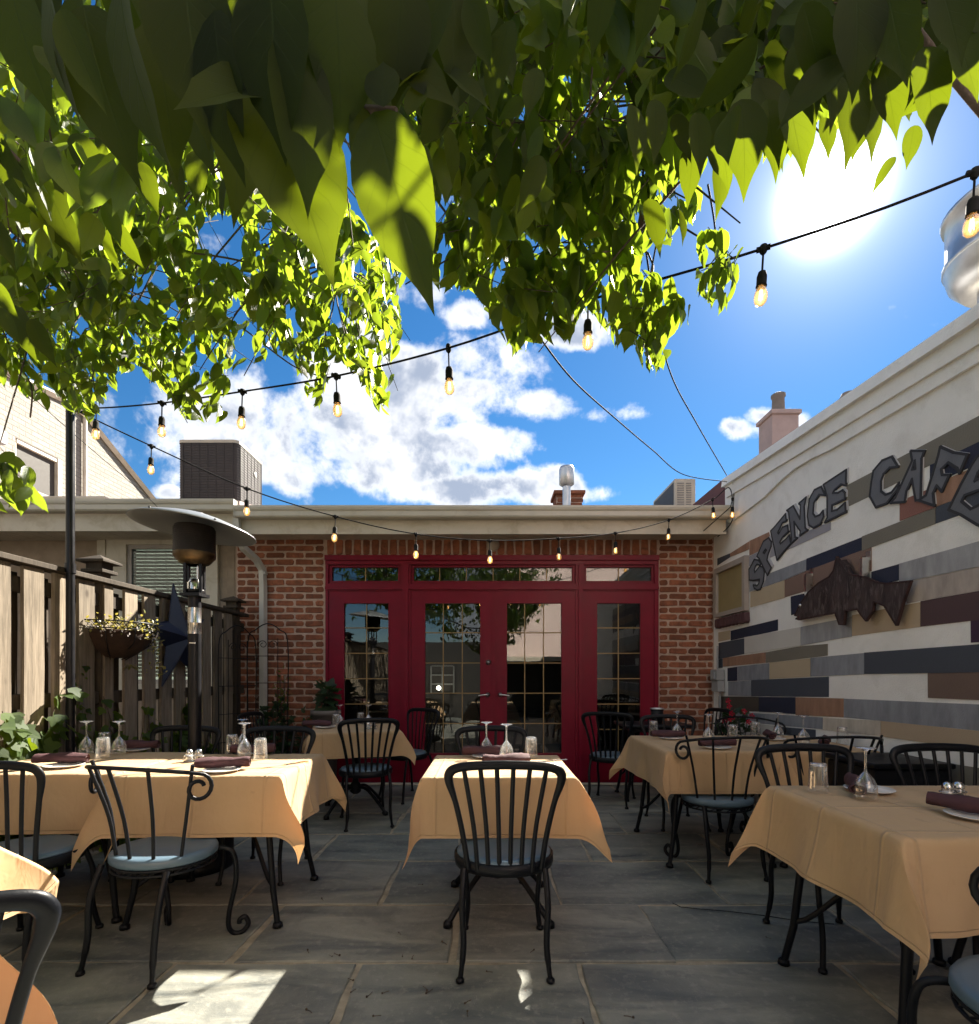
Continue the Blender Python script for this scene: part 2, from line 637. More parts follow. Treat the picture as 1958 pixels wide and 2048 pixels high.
def painted_brick_material():
    m = bpy.data.materials.new('cream painted brickwork')
    m.use_nodes = True
    T = NT(m.node_tree)
    bs = T.n['Principled BSDF']
    tc = T.node('ShaderNodeTexCoord')
    sp = T.node('ShaderNodeSeparateXYZ')
    T.l.new(tc.outputs['Object'], sp.inputs[0])
    cm = T.node('ShaderNodeCombineXYZ')
    T.put(cm.inputs[0], sp.outputs[1])
    T.put(cm.inputs[1], sp.outputs[2])
    br = T.node('ShaderNodeTexBrick')
    T.put(br.inputs['Vector'], cm.outputs[0])
    br.inputs['Scale'].default_value = 1.0
    br.inputs['Brick Width'].default_value = 0.22
    br.inputs['Row Height'].default_value = 0.076
    br.inputs['Mortar Size'].default_value = 0.008
    br.inputs['Mortar Smooth'].default_value = 0.4
    br.inputs['Color1'].default_value = (0.255, 0.24, 0.212, 1)
    br.inputs['Color2'].default_value = (0.215, 0.20, 0.175, 1)
    br.inputs['Mortar'].default_value = (0.175, 0.162, 0.14, 1)
    n = T.noise(tc.outputs['Object'], 2.2, 6.0, .6)
    c = T.mix(T.math('MULTIPLY', T.rng(n, .45, .7, 0, 1, True), .3), br.outputs['Color'], (0.17, 0.155, 0.13))
    T.put(bs.inputs['Base Color'], c)
    bs.inputs['Roughness'].default_value = .85
    b = T.node('ShaderNodeBump')
    b.inputs['Strength'].default_value = .8
    b.inputs['Distance'].default_value = .012
    T.put(b.inputs['Height'], T.math('ADD', T.math('MULTIPLY', br.outputs['Fac'], -1.0), T.math('MULTIPLY', T.noise(tc.outputs['Object'], 30.0, 4.0), .8)))
    T.l.new(b.outputs[0], bs.inputs['Normal'])
    return m


def stone_material():
    m = bpy.data.materials.new('bluestone')
    m.use_nodes = True
    T = NT(m.node_tree)
    bs = T.n['Principled BSDF']
    tc = T.node('ShaderNodeTexCoord')
    oi = T.node('ShaderNodeObjectInfo')
    cm = T.node('ShaderNodeCombineXYZ')
    T.put(cm.inputs[0], T.math('MULTIPLY', oi.outputs['Random'], 19.0))
    T.put(cm.inputs[1], T.math('MULTIPLY', oi.outputs['Random'], 37.0))
    vec = T.vmath('ADD', tc.outputs['Object'], cm.outputs[0])
    st = T.vmath('MULTIPLY', vec, (0.45, 1.6, 1.0))
    n1 = T.noise(st, 3.5, 9.0, 0.62, 0.7)
    n2 = T.noise(vec, 26.0, 8.0, 0.7)
    base = T.mix(oi.outputs['Random'], (0.150, 0.168, 0.162), (0.225, 0.228, 0.205))
    c = T.mix(T.rng(n1, .35, .68), T.mix(1.0, base, (.55, .57, .6), 'MULTIPLY'), T.mix(1.0, base, (1.5, 1.42, 1.28), 'MULTIPLY'))
    c = T.mix(T.math('MULTIPLY', T.rng(n2, .5, .70, 0, 1, True), .5), c, (0.32, 0.31, 0.265))
    st2 = T.noise(vec, 2.1, 5.0, .6, .5)
    c = T.mix(T.math('MULTIPLY', T.rng(st2, .55, .68, 0, 1, True), .6), c, (0.10, 0.105, 0.10))
    sc = T.noise(T.vmath('MULTIPLY', vec, (6.0, 1.0, 1.0)), 24.0, 3.0, .5, 1.5)
    c = T.mix(T.math('MULTIPLY', T.rng(sc, .69, .73, 0, 1, True), .35), c, (0.42, 0.40, 0.36))
    T.put(bs.inputs['Base Color'], c)
    T.put(bs.inputs['Roughness'], T.rng(n1, .3, .7, .42, .68))
    bs.inputs['Specular IOR Level'].default_value = 0.4
    bp = T.node('ShaderNodeBump')
    bp.inputs['Strength'].default_value = 0.9
    bp.inputs['Distance'].default_value = 0.008
    T.put(bp.inputs['Height'], T.math('ADD', n1, T.math('MULTIPLY', n2, .35)))
    T.l.new(bp.outputs[0], bs.inputs['Normal'])
    return m


m_cloth = cloth_material()
m_stone = stone_material()
m_mortar = M('sandy mortar', (0.33, 0.29, 0.215), .9, .3, 14, .7, 120)
m_soil = M('packed earth', (0.10, 0.085, 0.065), .95, .3, 5, .6, 40)
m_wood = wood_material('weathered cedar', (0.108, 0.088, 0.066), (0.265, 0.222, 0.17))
m_wood_dk = wood_material('dark cedar', (0.035, 0.027, 0.02), (0.075, 0.06, 0.045))  # darker cedar tone for rails, posts and far-side boards
m_brick = M('red brick', (0.25, 0.088, 0.046), .85, .32, 16, .9, 90, rnd=.34, dirt=((0.10, 0.045, 0.03), .6, 9))
m_bmortar = M('pink grey lime mortar', (0.47, 0.345, 0.28), .95, .2, 20, .8, 150)
m_red = M('dark red door paint', (0.175, 0.001, 0.017), .42, .12, 5, .12, 60, spec=.25)
m_brass = M('brass grille', (0.27, 0.18, 0.075), .45, .15, 10, metal=.15)
m_nickel = M('brushed nickel', (0.55, 0.54, 0.52), .3, .1, 20, metal=1.0)
m_cream = M('cream trim paint', (0.52, 0.475, 0.39), .55, .08, 3, .15, 30, dirt=((0.32, 0.26, 0.17), .45, 5))
m_gutter = M('cream gutter enamel', (0.50, 0.47, 0.40), .38, .06, 3, dirt=((0.35, 0.31, 0.24), .4, 4))
m_pipe = M('pale grey downpipe enamel', (0.50, 0.49, 0.45), .42, .07, 4, dirt=((0.30, 0.27, 0.22), .35, 5))
m_stucco = M('brown stucco', (0.30, 0.235, 0.175), .95, .14, 9, .9, 140, dirt=((0.18, 0.14, 0.10), .5, 3))
m_wall = M('white painted stucco', (0.85, 0.845, 0.83), .82, .05, 3, .9, 110, dirt=((0.62, 0.60, 0.57), .35, 4), bdist=.006)
m_maroon = M('maroon parapet paint', (0.14, 0.06, 0.062), .8, .14, 6, .6, 90)
m_blackiron = M('black wrought iron paint', (0.0045, 0.0055, 0.008), .42, .3, 30, .12, 160, spec=.22)
m_seat = M('blue grey vinyl', (0.085, 0.135, 0.18), .40, .1, 8, .15, 60, spec=.5)
m_cable = M('black rubber cable', (0.006, 0.006, 0.007), .95, .2, 20)
m_napkin = M('burgundy napkin', (0.062, 0.024, 0.028), .85, .2, 20, .5, 200)
m_plate = M('white glazed china', (0.78, 0.76, 0.72), .15, .03, 5, spec=.6)
m_steel = M('polished steel', (0.62, 0.61, 0.58), .2, .06, 8, metal=1.0)
m_galv = M('galvanised steel', (0.56, 0.57, 0.58), .42, .2, 5, .1, 12, metal=.9)
m_alu = M('dull aluminium reflector', (0.26, 0.275, 0.29), .42, .1, 4, metal=.5)
m_soot = M('sooty burner mesh', (0.014, 0.010, 0.008), .6, .5, 12, .5, 150, metal=.2)
m_acgrey = M('dark brown grey condenser fins', (0.040, 0.034, 0.033), .6, .2, 10)
m_acpan = M('beige condenser sheet', (0.42, 0.38, 0.31), .5, .08, 4)
m_roof = M('dark roof membrane', (0.05, 0.045, 0.045), .9, .2, 4, .4, 40)
m_white_brick = painted_brick_material()
m_pink = M('pink painted chimney', (0.40, 0.295, 0.275), .85, .1, 6, .4, 60)
m_pot = M('grey clay chimney pot', (0.16, 0.14, 0.13), .8, .2, 8)
m_blue = M('navy enamel star', (0.008, 0.013, 0.036), .34, .2, 8, spec=.5)
m_rust = M('rusted sheet steel', (0.050, 0.034, 0.033), .62, .5, 9, .6, 60, metal=.2, stretch=(1, 2.2, .7), dirt=((0.15, 0.125, 0.115), .75, 13))
m_coir = M('coir basket liner', (0.035, 0.019, 0.012), .95, .4, 20, .9, 120)
m_grey_box = M('grey meter enamel', (0.30, 0.31, 0.32), .5, .08, 6)
m_board = M('yellow ochre board', (0.30, 0.24, 0.115), .75, .12, 4, .3, 60)
m_frame = M('taupe window frame paint', (0.36, 0.32, 0.29), .6, .1, 6)
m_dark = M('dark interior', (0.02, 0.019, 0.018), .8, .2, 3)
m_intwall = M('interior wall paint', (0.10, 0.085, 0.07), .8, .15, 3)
m_pale = M('pale pink rendered wall', (0.72, 0.57, 0.52), .9, .05, 2, .3, 50)
m_twig = M('grey brown twig bark', (0.085, 0.062, 0.045), .85, .3, 30, .5, 120)
m_bark = M('grey bark', (0.13, 0.10, 0.08), .9, .35, 9, 1.0, 30, bdist=.01)
m_pole = M('black satin pole', (0.007, 0.007, 0.009), .36, .2, 10, spec=.3)
m_glass = thin_glass('drinking glass', (0.985, 0.99, 0.99), 0.06, 0.9, 0.02, 0.5, 0.0, .18)
m_pane = thin_glass('door glass', (0.70, 0.74, 0.74), 0.055, 1.0, 0.0, 0.12, .12)
m_pane_w = thin_glass('window glass', (0.62, 0.72, 0.70), 0.05, 1.0, 0.0, 0.12, .2)
m_amber = M('amber bulb glass', (0.85, 0.50, 0.16), .08, .05, 4, spec=.6, trans=.75)
m_fil = emit('warm filament', (1.0, 0.66, 0.32), 1.3)
m_pepper = M('black pepper', (0.02, 0.018, 0.015), .7, .3, 200)
m_salt = M('white salt', (0.75, 0.75, 0.74), .6, .05, 200)
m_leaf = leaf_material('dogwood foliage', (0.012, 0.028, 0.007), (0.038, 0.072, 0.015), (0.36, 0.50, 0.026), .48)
m_leaf_o = leaf_material('shade toned dogwood leaf', (0.008, 0.014, 0.005), (0.016, 0.028, 0.008), (0.30, 0.40, 0.012), .24, False, .6)  # nearest leaves: shade under the crown put into a darker leaf colour
m_ivy = leaf_material('ivy foliage', (0.014, 0.034, 0.006), (0.045, 0.08, 0.010), (0.36, 0.48, 0.02), .38, True, .65)
m_ivy_dk = leaf_material('dark shrub foliage', (0.010, 0.026, 0.012), (0.026, 0.055, 0.022), (0.10, 0.2, 0.04), .25)
m_sedum = leaf_material('trailing planter foliage', (0.10, 0.12, 0.02), (0.34, 0.27, 0.06), (0.5, 0.42, 0.08), .35)
m_petal = M('white petals', (0.72, 0.68, 0.66), .7, .1, 30, trans=.3)
m_redpetal = M('red petals', (0.45, 0.012, 0.04), .6, .2, 30, trans=.3)
# ================================================================ GROUND
ground = Bx((-60, -60, -0.30), (60, 60, -0.06)).obj('ground', m_soil)
tag(ground, kind='structure')
patio = Bx((-2.69, -3.2, -0.055), (2.52, 5.88, 0.0)).obj('patio', m_mortar)
tag(patio, kind='structure')


def flagstone(x0, x1, y0, y1):
    g = random.uniform(.008, .014)
    x0 += g; x1 -= g; y0 += g; y1 -= g
    cx, cy = (x0 + x1) / 2, (y0 + y1) / 2
    ring = []
    cor = [(x0, y0), (x1, y0), (x1, y1), (x0, y1)]
    cor = [(a + random.uniform(-.012, .012), b + random.uniform(-.010, .010)) for a, b in cor]
    for i in range(4):
        a, b = cor[i], cor[(i + 1) % 4]
        for k in range(5):
            t = k / 5
            j = 0.0075 if k else 0.0
            ring.append((a[0] + (b[0] - a[0]) * t + random.uniform(-j, j) - cx, a[1] + (b[1] - a[1]) * t + random.uniform(-j, j) - cy))
    n = len(ring)
    top = random.uniform(.006, .011)
    tx, ty = random.uniform(-.003, .003), random.uniform(-.003, .003)
    vs = []
    for ins, z in ((0, -.03), (0.0, top - .004), (.006, top)):
        for (a, b) in ring:
            L = math.hypot(a, b)
            s = (L - ins * 1.2) / L
            vs.append((a * s, b * s, z + (tx * a + ty * b if z > 0 else 0)))
    fs = [tuple(range(2 * n, 3 * n))]
    for r in (0, 1):
        for i in range(n):
            j = (i + 1) % n
            fs.append((r * n + i, r * n + j, (r + 1) * n + j, (r + 1) * n + i))
    MB().add(vs, fs).obj('flagstone', m_stone, patio, (cx, cy, 0))


rows = [(-3.2, -2.5), (-2.5, -1.8), (-1.8, -1.2), (-1.2, -.6), (-.6, .0), (.0, .55), (.55, 1.1), (1.1, 1.63), (1.63, 2.216), (2.216, 2.77), (2.77, 3.42), (3.42, 4.01),
        (4.01, 4.62), (4.62, 5.2), (5.2, 5.85)]
joints = {8: [-2.0, -1.32, -.546, .38, 1.45, 2.05], 9: [-2.1, -1.1, -.16, .79, 1.75], 10: [-1.9, -1.35, -.58, .38, 1.27, 1.95],
          11: [-1.8, -1.16, -.21, .66, 1.6, 2.1], 12: [-1.7, -.75, .3, 1.05, 1.8]}
for i, (a, b) in enumerate(rows):
    js = joints.get(i)
    if js is None:
        js, x = [], -2.69 + random.uniform(.4, .8)
        while x < 2.3:
            js.append(x)
            x += random.uniform(.55, 1.05)
    xs = [-2.69] + js + [2.50]
    for p, q in zip(xs, xs[1:]):
        flagstone(p, q, a, b)

# ================================================================ THE CAFE'S BACK BUILDING
WY = 5.85
cafe = empty('cafe_building', (0, WY, 0), 0, 'low red brick cafe building with dark red glazed doors across the back of the patio', 'building')
inv = (0, -WY, 0)     # children are given in world coordinates


def cp(mb, name, mat, parent=None):
    """part of the cafe; geometry in world coordinates"""
    p = parent or cafe
    o = mb.obj(name, mat, p)
    o.location = (0, -WY, 0) if p is cafe else (0, 0, 0)
    return o


ZF = 2.546           # head of the door frame
FX0, FX1 = -1.822, 1.877
BX0, BX1 = -2.82, 2.50
wall = MB()
wall.box((BX0, WY, 0), (FX0, WY + .2, 2.80)).box((FX1, WY, 0), (BX1, WY + .2, 2.80)).box((FX0 + .001, WY, ZF), (FX1 - .001, WY + .2, 2.80))
cp(wall, 'wall', m_bmortar)


def brick_mesh(L, H, seed, D=.05):
    r = random.Random(seed)
    vs, fs = [], []
    n = 12
    def outline(ins, rr):
        pts = []
        hx, hz = L / 2 - ins, H / 2 - ins
        for (sx, sz) in ((1, 1), (-1, 1), (-1, -1), (1, -1)):
            for k in range(3):
                a = {(1, 1): 0, (-1, 1): 90, (-1, -1): 180, (1, -1): 270}[(sx, sz)] + 45 * k
                pts.append((sx * (hx - rr) + rr * math.cos(math.radians(a)), sz * (hz - rr) + rr * math.sin(math.radians(a))))
        return pts
    jit = [(r.uniform(-.0045, .0045), r.uniform(-.004, .004)) for _ in range(n)]
    for ins, rr, y in ((0, .018, D), (0, .018, .004), (.005, .016, -.003)):
        for (a, b), (j, k) in zip(outline(ins, rr), jit):
            vs.append((a + j, y + r.uniform(-.0012, .0012) * (y < 0), b + k))
    for q in (0, 1):
        for i in range(n):
            j = (i + 1) % n
            fs.append((q * n + i, (q + 1) * n + i, (q + 1) * n + j, q * n + j))
    fs.append(tuple(range(2 * n, 3 * n))[::-1])
    m = MB().add(vs, fs)
    return m


CP, BL = 0.0762, 0.2165      # course height, brick pitch
full = [brick_mesh(BL - .019, CP - .0165, s).mesh('brick_full', m_brick) for s in range(6)]
half = [brick_mesh(BL * .5 - .019, CP - .0165, 50 + s).mesh('brick_half', m_brick) for s in range(4)]
sold = [brick_mesh(.1 - .022, .174, 80 + s).mesh('brick_soldier', m_brick) for s in range(5)]
hidden = MB()


def put_brick(x, z, kind, w=None):
    if w is not None and abs(w - BL * .5) > .02:       # odd cut brick
        me = brick_mesh(max(.04, w - .019), CP - .0165, int((x + 9) * 1000 + z * 77)).mesh('brick_cut', m_brick)
    else:
        me = random.choice(full if kind == 'f' else half)
    link('brick', me, cafe, (x, random.uniform(-.009, -.001), z), (0, random.uniform(-.012, .012), 0))


def pier(x0, x1):
    k = 0
    z = CP / 2
    while z < 2.78:
        x = x0 - (BL * .5 if k % 2 else 0)
        while x < x1 - .01:
            a, b = max(x, x0 + .004), min(x + BL, x1 - .004)
            if b - a > .035:
                w = b - a
                if z < 0.80:
                    bm = brick_mesh(max(.04, w - .019), CP - .0165, len(hidden.v))
                    hidden.add([(p[0] + (a + b) / 2, p[1] + WY - .005, p[2] + z) for p in bm.v], bm.f)
                elif w > BL * .9:
                    put_brick((a + b) / 2, z, 'f', BL * .5)
                else:
                    put_brick((a + b) / 2, z, 'h', w)
            x += BL
        k += 1
        z += CP


pier(BX0, FX0 - .005)
pier(FX1 + .005, BX1)
hb = cp(hidden, 'brick_course', m_brick)
tag(hb, kind='stuff')
x = FX0 + .05
while x < FX1 - .02:
    link('brick', random.choice(sold), cafe, (x, random.uniform(-.010, -.002), ZF + .098), (0, random.uniform(-.02, .02), 0))
    x += .1

# door frame, mullions, rails
DY = WY - .03
fr = MB()
fr.box((FX0, DY, ZF - .10), (FX1, WY + .08, ZF))                       # head
fr.box((FX0 - .0, DY - .025, ZF - .055), (FX1, DY, ZF - .0))           # drip moulding
fr.box((FX0, DY + .002, 2.156), (FX1, WY + .08, 2.235))                # transom rail
fr.box((FX0, DY - .012, 2.17), (FX1, DY + .002, 2.20))
for a, b in ((FX0, -1.79), (-.985, -.872), (.955, 1.05), (1.83, FX1)):
    fr.box((a + .001, DY + .004, 0), (b - .001, WY + .08, ZF - .10))
for a, b in ((-.96, -.90), (.985, 1.03)):
    fr.box((a, DY - .014, 0.02), (b, DY + .004, ZF - .10))
fr.box((FX0, DY - .03, 0.0), (FX1, WY + .09, 0.025))                   # sill
cp(fr, 'door_frame', m_red)
cp(MB().box((FX0 - .02, DY - .075, .012), (FX1 + .02, DY - .031, .034), bev=.004), 'threshold', m_cream)


def glazed(name, x0, x1, z0, z1, gx0, gx1, gz0, gz1, cols, nrows, step=None, label=None, mat=m_red, depth=.012):
    """a leaf or sash: stiles and rails round one insulated pane with a brass grille inside"""
    p = MB()
    y0, y1 = DY + depth, WY + .05
    p.box((x0, y0, z0), (gx0, y1, z1)).box((gx1, y0, z0), (x1, y1, z1))
    p.box((gx0, y0, gz1), (gx1, y1, z1)).box((gx0, y0, z0), (gx1, y1, gz0))
    b = .012
    p.box((gx0, y0 - .006, gz0), (gx0 + b, y0 + .02, gz1)).box((gx1 - b, y0 - .006, gz0), (gx1, y0 + .02, gz1))
    p.box((gx0 + b, y0 - .006, gz1 - b), (gx1 - b, y0 + .02, gz1)).box((gx0 + b, y0 - .006, gz0), (gx1 - b, y0 + .02, gz0 + b))
    o = cp(p, name, mat)
    if label: o['label'] = label
    g = MB().box((gx0 + .002, y0 + .024, gz0 + .002), (gx1 - .002, y0 + .026, gz1 - .002))
    cp(g, 'pane', m_pane, o)
    gr = MB()
    for i in range(1, cols):
        xx = gx0 + (gx1 - gx0) * i / cols
        gr.box((xx - .0052, y0 + .015, gz0 + .002), (xx + .0052, y0 + .0225, gz1 - .002))
    if nrows > 1:
        zz = gz1 - (step or (gz1 - gz0) / nrows)
        while zz > gz0 + .05:
            gr.box((gx0 + .002, y0 + .016, zz - .0052), (gx1 - .002, y0 + .0218, zz + .0052))
            zz -= (step or (gz1 - gz0) / nrows)
    cp(gr, 'grille', m_brass, o)
    return o


glazed('sidelight', -1.789, -.986, .03, 2.155, -1.627, -1.111, .28, 2.028, 2, 6, .283, depth=.016)
ld = glazed('door', -.871, .0455, .03, 2.155, -.727, -.0914, .34, 2.028, 3, 5, .337)
rd = glazed('door', .0485, .954, .03, 2.155, .182, .812, .34, 2.028, 3, 5, .337)
glazed('sidelight', 1.051, 1.829, .03, 2.155, 1.184, 1.688, .28, 2.028, 2, 6, .283, depth=.016)
glazed('transom_window', -1.789, -.986, 2.236, ZF - .101, -1.765, -1.005, 2.255, ZF - .115, 2, 1, depth=.03)
glazed('transom_window', -.871, .954, 2.236, ZF - .101, -.855, .935, 2.255, ZF - .115, 6, 1, depth=.03)
glazed('transom_window', 1.051, 1.829, 2.236, ZF - .101, 1.066, 1.815, 2.255, ZF - .115, 2, 1, depth=.03)
ast = MB().box((.030, DY - .006, .03), (.064, DY + .012, 2.15))
cp(ast, 'astragal', m_red)
for s, xx, o in ((-1, -.02, ld), (1, .118, rd)):
    h = MB()
    h.lathe([(0.001, 0), (.026, 0), (.026, .008), (.012, .012), (.010, .05), (.001, .05)], 14, Matrix.Translation((xx, DY + .012, 1.0)) @ Matrix.Rotation(PI / 2, 4, 'X'))
    h.tube([(xx, DY - .035, 1.0), (xx - s * -.01, DY - .04, 1.002), (xx + s * .05, DY - .042, 1.0), (xx + s * .10, DY - .036, .992)], [.009, .009, .008, .007], 8)
    cp(h, 'handle', m_nickel, o)
h = MB().lathe([(.001, 0), (.029, 0), (.027, .012), (.012, .016), (.012, .022), (.001, .022)], 16, Matrix.Translation((-.012, DY + .012, 1.36)) @ Matrix.Rotation(PI / 2, 4, 'X'))
cp(h, 'deadbolt', m_nickel, ld)
# round bulkhead lamp in the soldier course
lam = MB().lathe([(.001, 0), (.07, 0), (.07, .02), (.055, .035), (.001, .06)], 18, Matrix.Translation((.04, WY - .012, 2.66)) @ Matrix.Rotation(PI / 2, 4, 'X'))
cp(lam, 'wall_lamp', M('dim frosted lamp glass', (.40, .33, .26), .35, .1, 12))

# eaves
EY = 5.33
ev = MB()
ev.box((-2.60, EY + .12, 2.680), (2.455, EY + .145, 2.83))
ev.box((-2.60, EY + .108, 2.680), (2.455, EY + .12, 2.70))
cp(ev, 'fascia', m_cream)
sf = MB()
y = EY + .15
while y < WY - .03:
    sf.box((-2.60, y, 2.725), (2.455, y + .108, 2.737))
    y += .113
sf.box((-2.6, EY + .15, 2.742), (2.455, WY, 2.75))
cp(sf, 'soffit', m_cream)


def gutter(x0, x1, y, ztop):
    prof = [(.115, 0.0), (.115, -.115), (.03, -.115), (.018, -.10), (.018, -.055), (.006, -.04), (0.0, -.02), (0, 0), (.012, 0), (.012, -.012), (.03, -.10), (.10, -.10), (.104, 0)]
    g = MB()
    n = len(prof)
    for xx in (x0, x1):
        g.v += [(xx, y + a, ztop + b) for a, b in prof]
    fs = [(i, (i + 1) % n, (i + 1) % n + n, i + n) for i in range(n)]
    g.f += fs
    g.s += [False] * n
    g.m += [0] * n
    for xx, k in ((x0 - .002, 0), (x1, 1)):
        g.box((xx, y + .001, ztop - .114), (xx + .002, y + .114, ztop - .001))
    return g


cp(gutter(-2.60, 2.46, EY, 2.945), 'gutter', m_gutter)
rf = MB()
rf.add([(-2.6, EY + .10, 2.955), (2.47, EY + .10, 2.955), (2.47, 9.2, 3.75), (-2.6, 9.2, 3.75),
        (-2.6, EY + .10, 2.93), (2.47, EY + .10, 2.93), (2.47, 9.2, 3.72), (-2.6, 9.2, 3.72)],
       [(0, 1, 2, 3), (7, 6, 5, 4), (0, 4, 5, 1), (1, 5, 6, 2), (3, 2, 6, 7), (0, 3, 7, 4)])
cp(rf, 'roof', m_roof)
# downpipe with its swan neck, at the left pier
dp = MB()
pts = [(-2.60, 5.40, 2.83), (-2.60, 5.42, 2.66), (-2.59, 5.52, 2.56), (-2.53, 5.70, 2.47), (-2.505, 5.79, 2.38), (-2.50, 5.80, 2.2), (-2.50, 5.80, .12)]
dp.tube(pts, .042, 4, True, False, up=(1, 1, 0))
dp.tube([(-2.50, 5.80, 2.36), (-2.50, 5.80, 2.33)], .048, 4, True, False, up=(1, 1, 0))
dp.tube([(-2.50, 5.80, .12), (-2.49, 5.68, .06)], .044, 4, True, False, up=(1, 1, 0))
cp(dp, 'downpipe', m_pipe)
# the room behind the glass
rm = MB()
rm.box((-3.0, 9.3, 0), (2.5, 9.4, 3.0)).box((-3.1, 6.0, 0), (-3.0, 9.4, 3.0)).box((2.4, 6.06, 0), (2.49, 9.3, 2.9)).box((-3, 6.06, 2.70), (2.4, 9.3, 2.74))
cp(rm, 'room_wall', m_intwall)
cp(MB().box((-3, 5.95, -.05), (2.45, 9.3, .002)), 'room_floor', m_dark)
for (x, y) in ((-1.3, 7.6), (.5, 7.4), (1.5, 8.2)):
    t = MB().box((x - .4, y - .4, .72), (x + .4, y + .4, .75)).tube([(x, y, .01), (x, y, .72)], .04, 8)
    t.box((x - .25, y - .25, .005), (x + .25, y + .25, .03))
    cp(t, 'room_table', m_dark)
w = MB()
wx, wz, wy = -.83, 1.14, 9.27
for i in range(3):
    w.box((wx - .20 + i * .20 - .012, wy - .03, wz - .24), (wx - .20 + i * .20 + .012, wy, wz + .24))
for k in range(4):
    w.box((wx - .188, wy - .027, wz - .24 + k * .16 - .01), (wx + .188, wy - .003, wz - .24 + k * .16 + .01))
cp(w, 'room_window', M('white window bars', (.7, .7, .7), .5))
cp(MB().box((-1.1, 8.3, 2.05), (-.55, 8.33, 2.25)), 'room_light_panel', M('pale light panel', (.45, .47, .48), .6))  # strip for a ceiling light panel, its brightness only a pale colour
lampm = MB().ball((-.86, 8.9, 1.0), .035, 10, 6)
cp(lampm, 'room_lamp', emit('small warm lamp', (1, .86, .66), 6))

# things on the roof
def on_roof(x, y):
    return 2.955 + (y - EY - .10) * (.795 / (9.2 - EY - .10))


RZ = on_roof(1.17, 8)
vp = empty('vent_pipe', (1.175, 8.0, RZ - .01), 0, 'slim grey metal flue with a wider cap in front of the brick chimney', 'vent pipe')
MB().tube([(0, 0, 0), (0, 0, .66)], .062, 14).obj('pipe', m_galv, vp)
MB().lathe([(.062, .60), (.115, .64), (.115, .86), (.10, .90), (.001, .92)], 18).lathe([(.075, .91), (.085, .90), (.09, .88)], 12).obj('cap', m_galv, vp)
ch = empty('brick_chimney', (1.27, 8.55, on_roof(0, 8.55) - .02), 0, 'small red brick chimney stack behind the grey flue pipe', 'chimney')
core = MB().box((-.205, -.19, 0), (.205, .19, .50)).obj('core', m_bmortar, ch)
cb = [brick_mesh(.20, .062, 200 + i).mesh('brick_chimney', m_brick) for i in range(4)]
for k in range(7):
    for i in range(2):
        link('brick', random.choice(cb), ch, (-.105 + i * .21 + (.02 if k % 2 else -.0), -.196, .04 + k * .0745))
    link('brick', random.choice(cb), ch, (-.212, -.09, .04 + k * .0745), (0, 0, -PI / 2))
    link('brick', random.choice(cb), ch, (-.212, .10, .04 + k * .0745), (0, 0, -PI / 2))
MB().box((-.25, -.24, .50), (.25, .24, .56), bev=.01).obj('cap', m_brick, ch)


def condenser(name, loc, w, d, h, label, top=True):
    r = empty(name, loc, 0, label, 'air conditioner', 'air conditioners on the roofs')
    MB().box((-w / 2, -d / 2, .0), (w / 2, d / 2, .07), bev=.01).obj('base_pan', m_acpan, r)
    b = MB()
    rc = .07
    out = []
    for sx, sy, a0 in ((1, 1, 0), (-1, 1, 90), (-1, -1, 180), (1, -1, 270)):
        for k in range(5):
            a = math.radians(a0 + 22.5 * k)
            out.append((sx * (w / 2 - rc) + rc * math.cos(a), sy * (d / 2 - rc) + rc * math.sin(a)))
    n = len(out)
    b.add([(a, c, .07) for a, c in out] + [(a, c, h - .05) for a, c in out], [(i, (i + 1) % n, (i + 1) % n + n, i + n) for i in range(n)])
    b.obj('coil', m_acgrey, r)
    gl = MB()
    z = .09
    while z < h - .06:
        pts = [(a * 1.006, c * 1.006, z) for a, c in out]
        gl.tube(pts, .0035, 4, False, False, True)
        z += .035
    for i in range(0, n, 1):
        if i % 5 in (0, 4):
            a, c = out[i]
            gl.tube([(a * 1.008, c * 1.008, .07), (a * 1.008, c * 1.008, h - .05)], .008, 4)
    for k in range(1, 6):
        for sy in (-1, 1):
            xx = -w / 2 + rc + (w - 2 * rc) * k / 6
            gl.tube([(xx, sy * d / 2 * 1.008, .07), (xx, sy * d / 2 * 1.008, h - .05)], .003, 4)
        for sx in (-1, 1):
            yy = -d / 2 + rc + (d - 2 * rc) * k / 6
            gl.tube([(sx * w / 2 * 1.008, yy, .07), (sx * w / 2 * 1.008, yy, h - .05)], .003, 4)
    gl.obj('guard', m_acgrey, r)
    t = MB()
    t.add([(a * 1.02, c * 1.02, h - .05) for a, c in out] + [(a * 1.02, c * 1.02, h - .01) for a, c in out] + [(a * .93, c * .93, h) for a, c in out],
          [(i, (i + 1) % n, (i + 1) % n + n, i + n) for i in range(n)] + [(i + n, (i + 1) % n + n, (i + 1) % n + 2 * n, i + 2 * n) for i in range(n)] + [tuple(range(2 * n, 3 * n))])
    t.obj('top_cover', m_acpan, r)
    MB().lathe([(.001, 0), (.04, .0), (.04, .004), (.001, .005)], 14, Matrix.Translation((w / 2 + .006, .12, h * .72)) @ Matrix.Rotation(PI / 2, 4, 'Y')).obj('badge', m_plate, r)
    return r


# left neighbour's low building: stucco wall, window, eaves
ann = empty('stucco_annexe', (-4.5, 5.9, 0), 0, 'low brown stucco annexe with a cream framed window behind the fence', 'building')


def ap(mb, name, mat, parent=None):
    o = mb.obj(name, mat, parent or ann)
    if parent is None: o.location = (4.5, -5.9, 0)
    return o


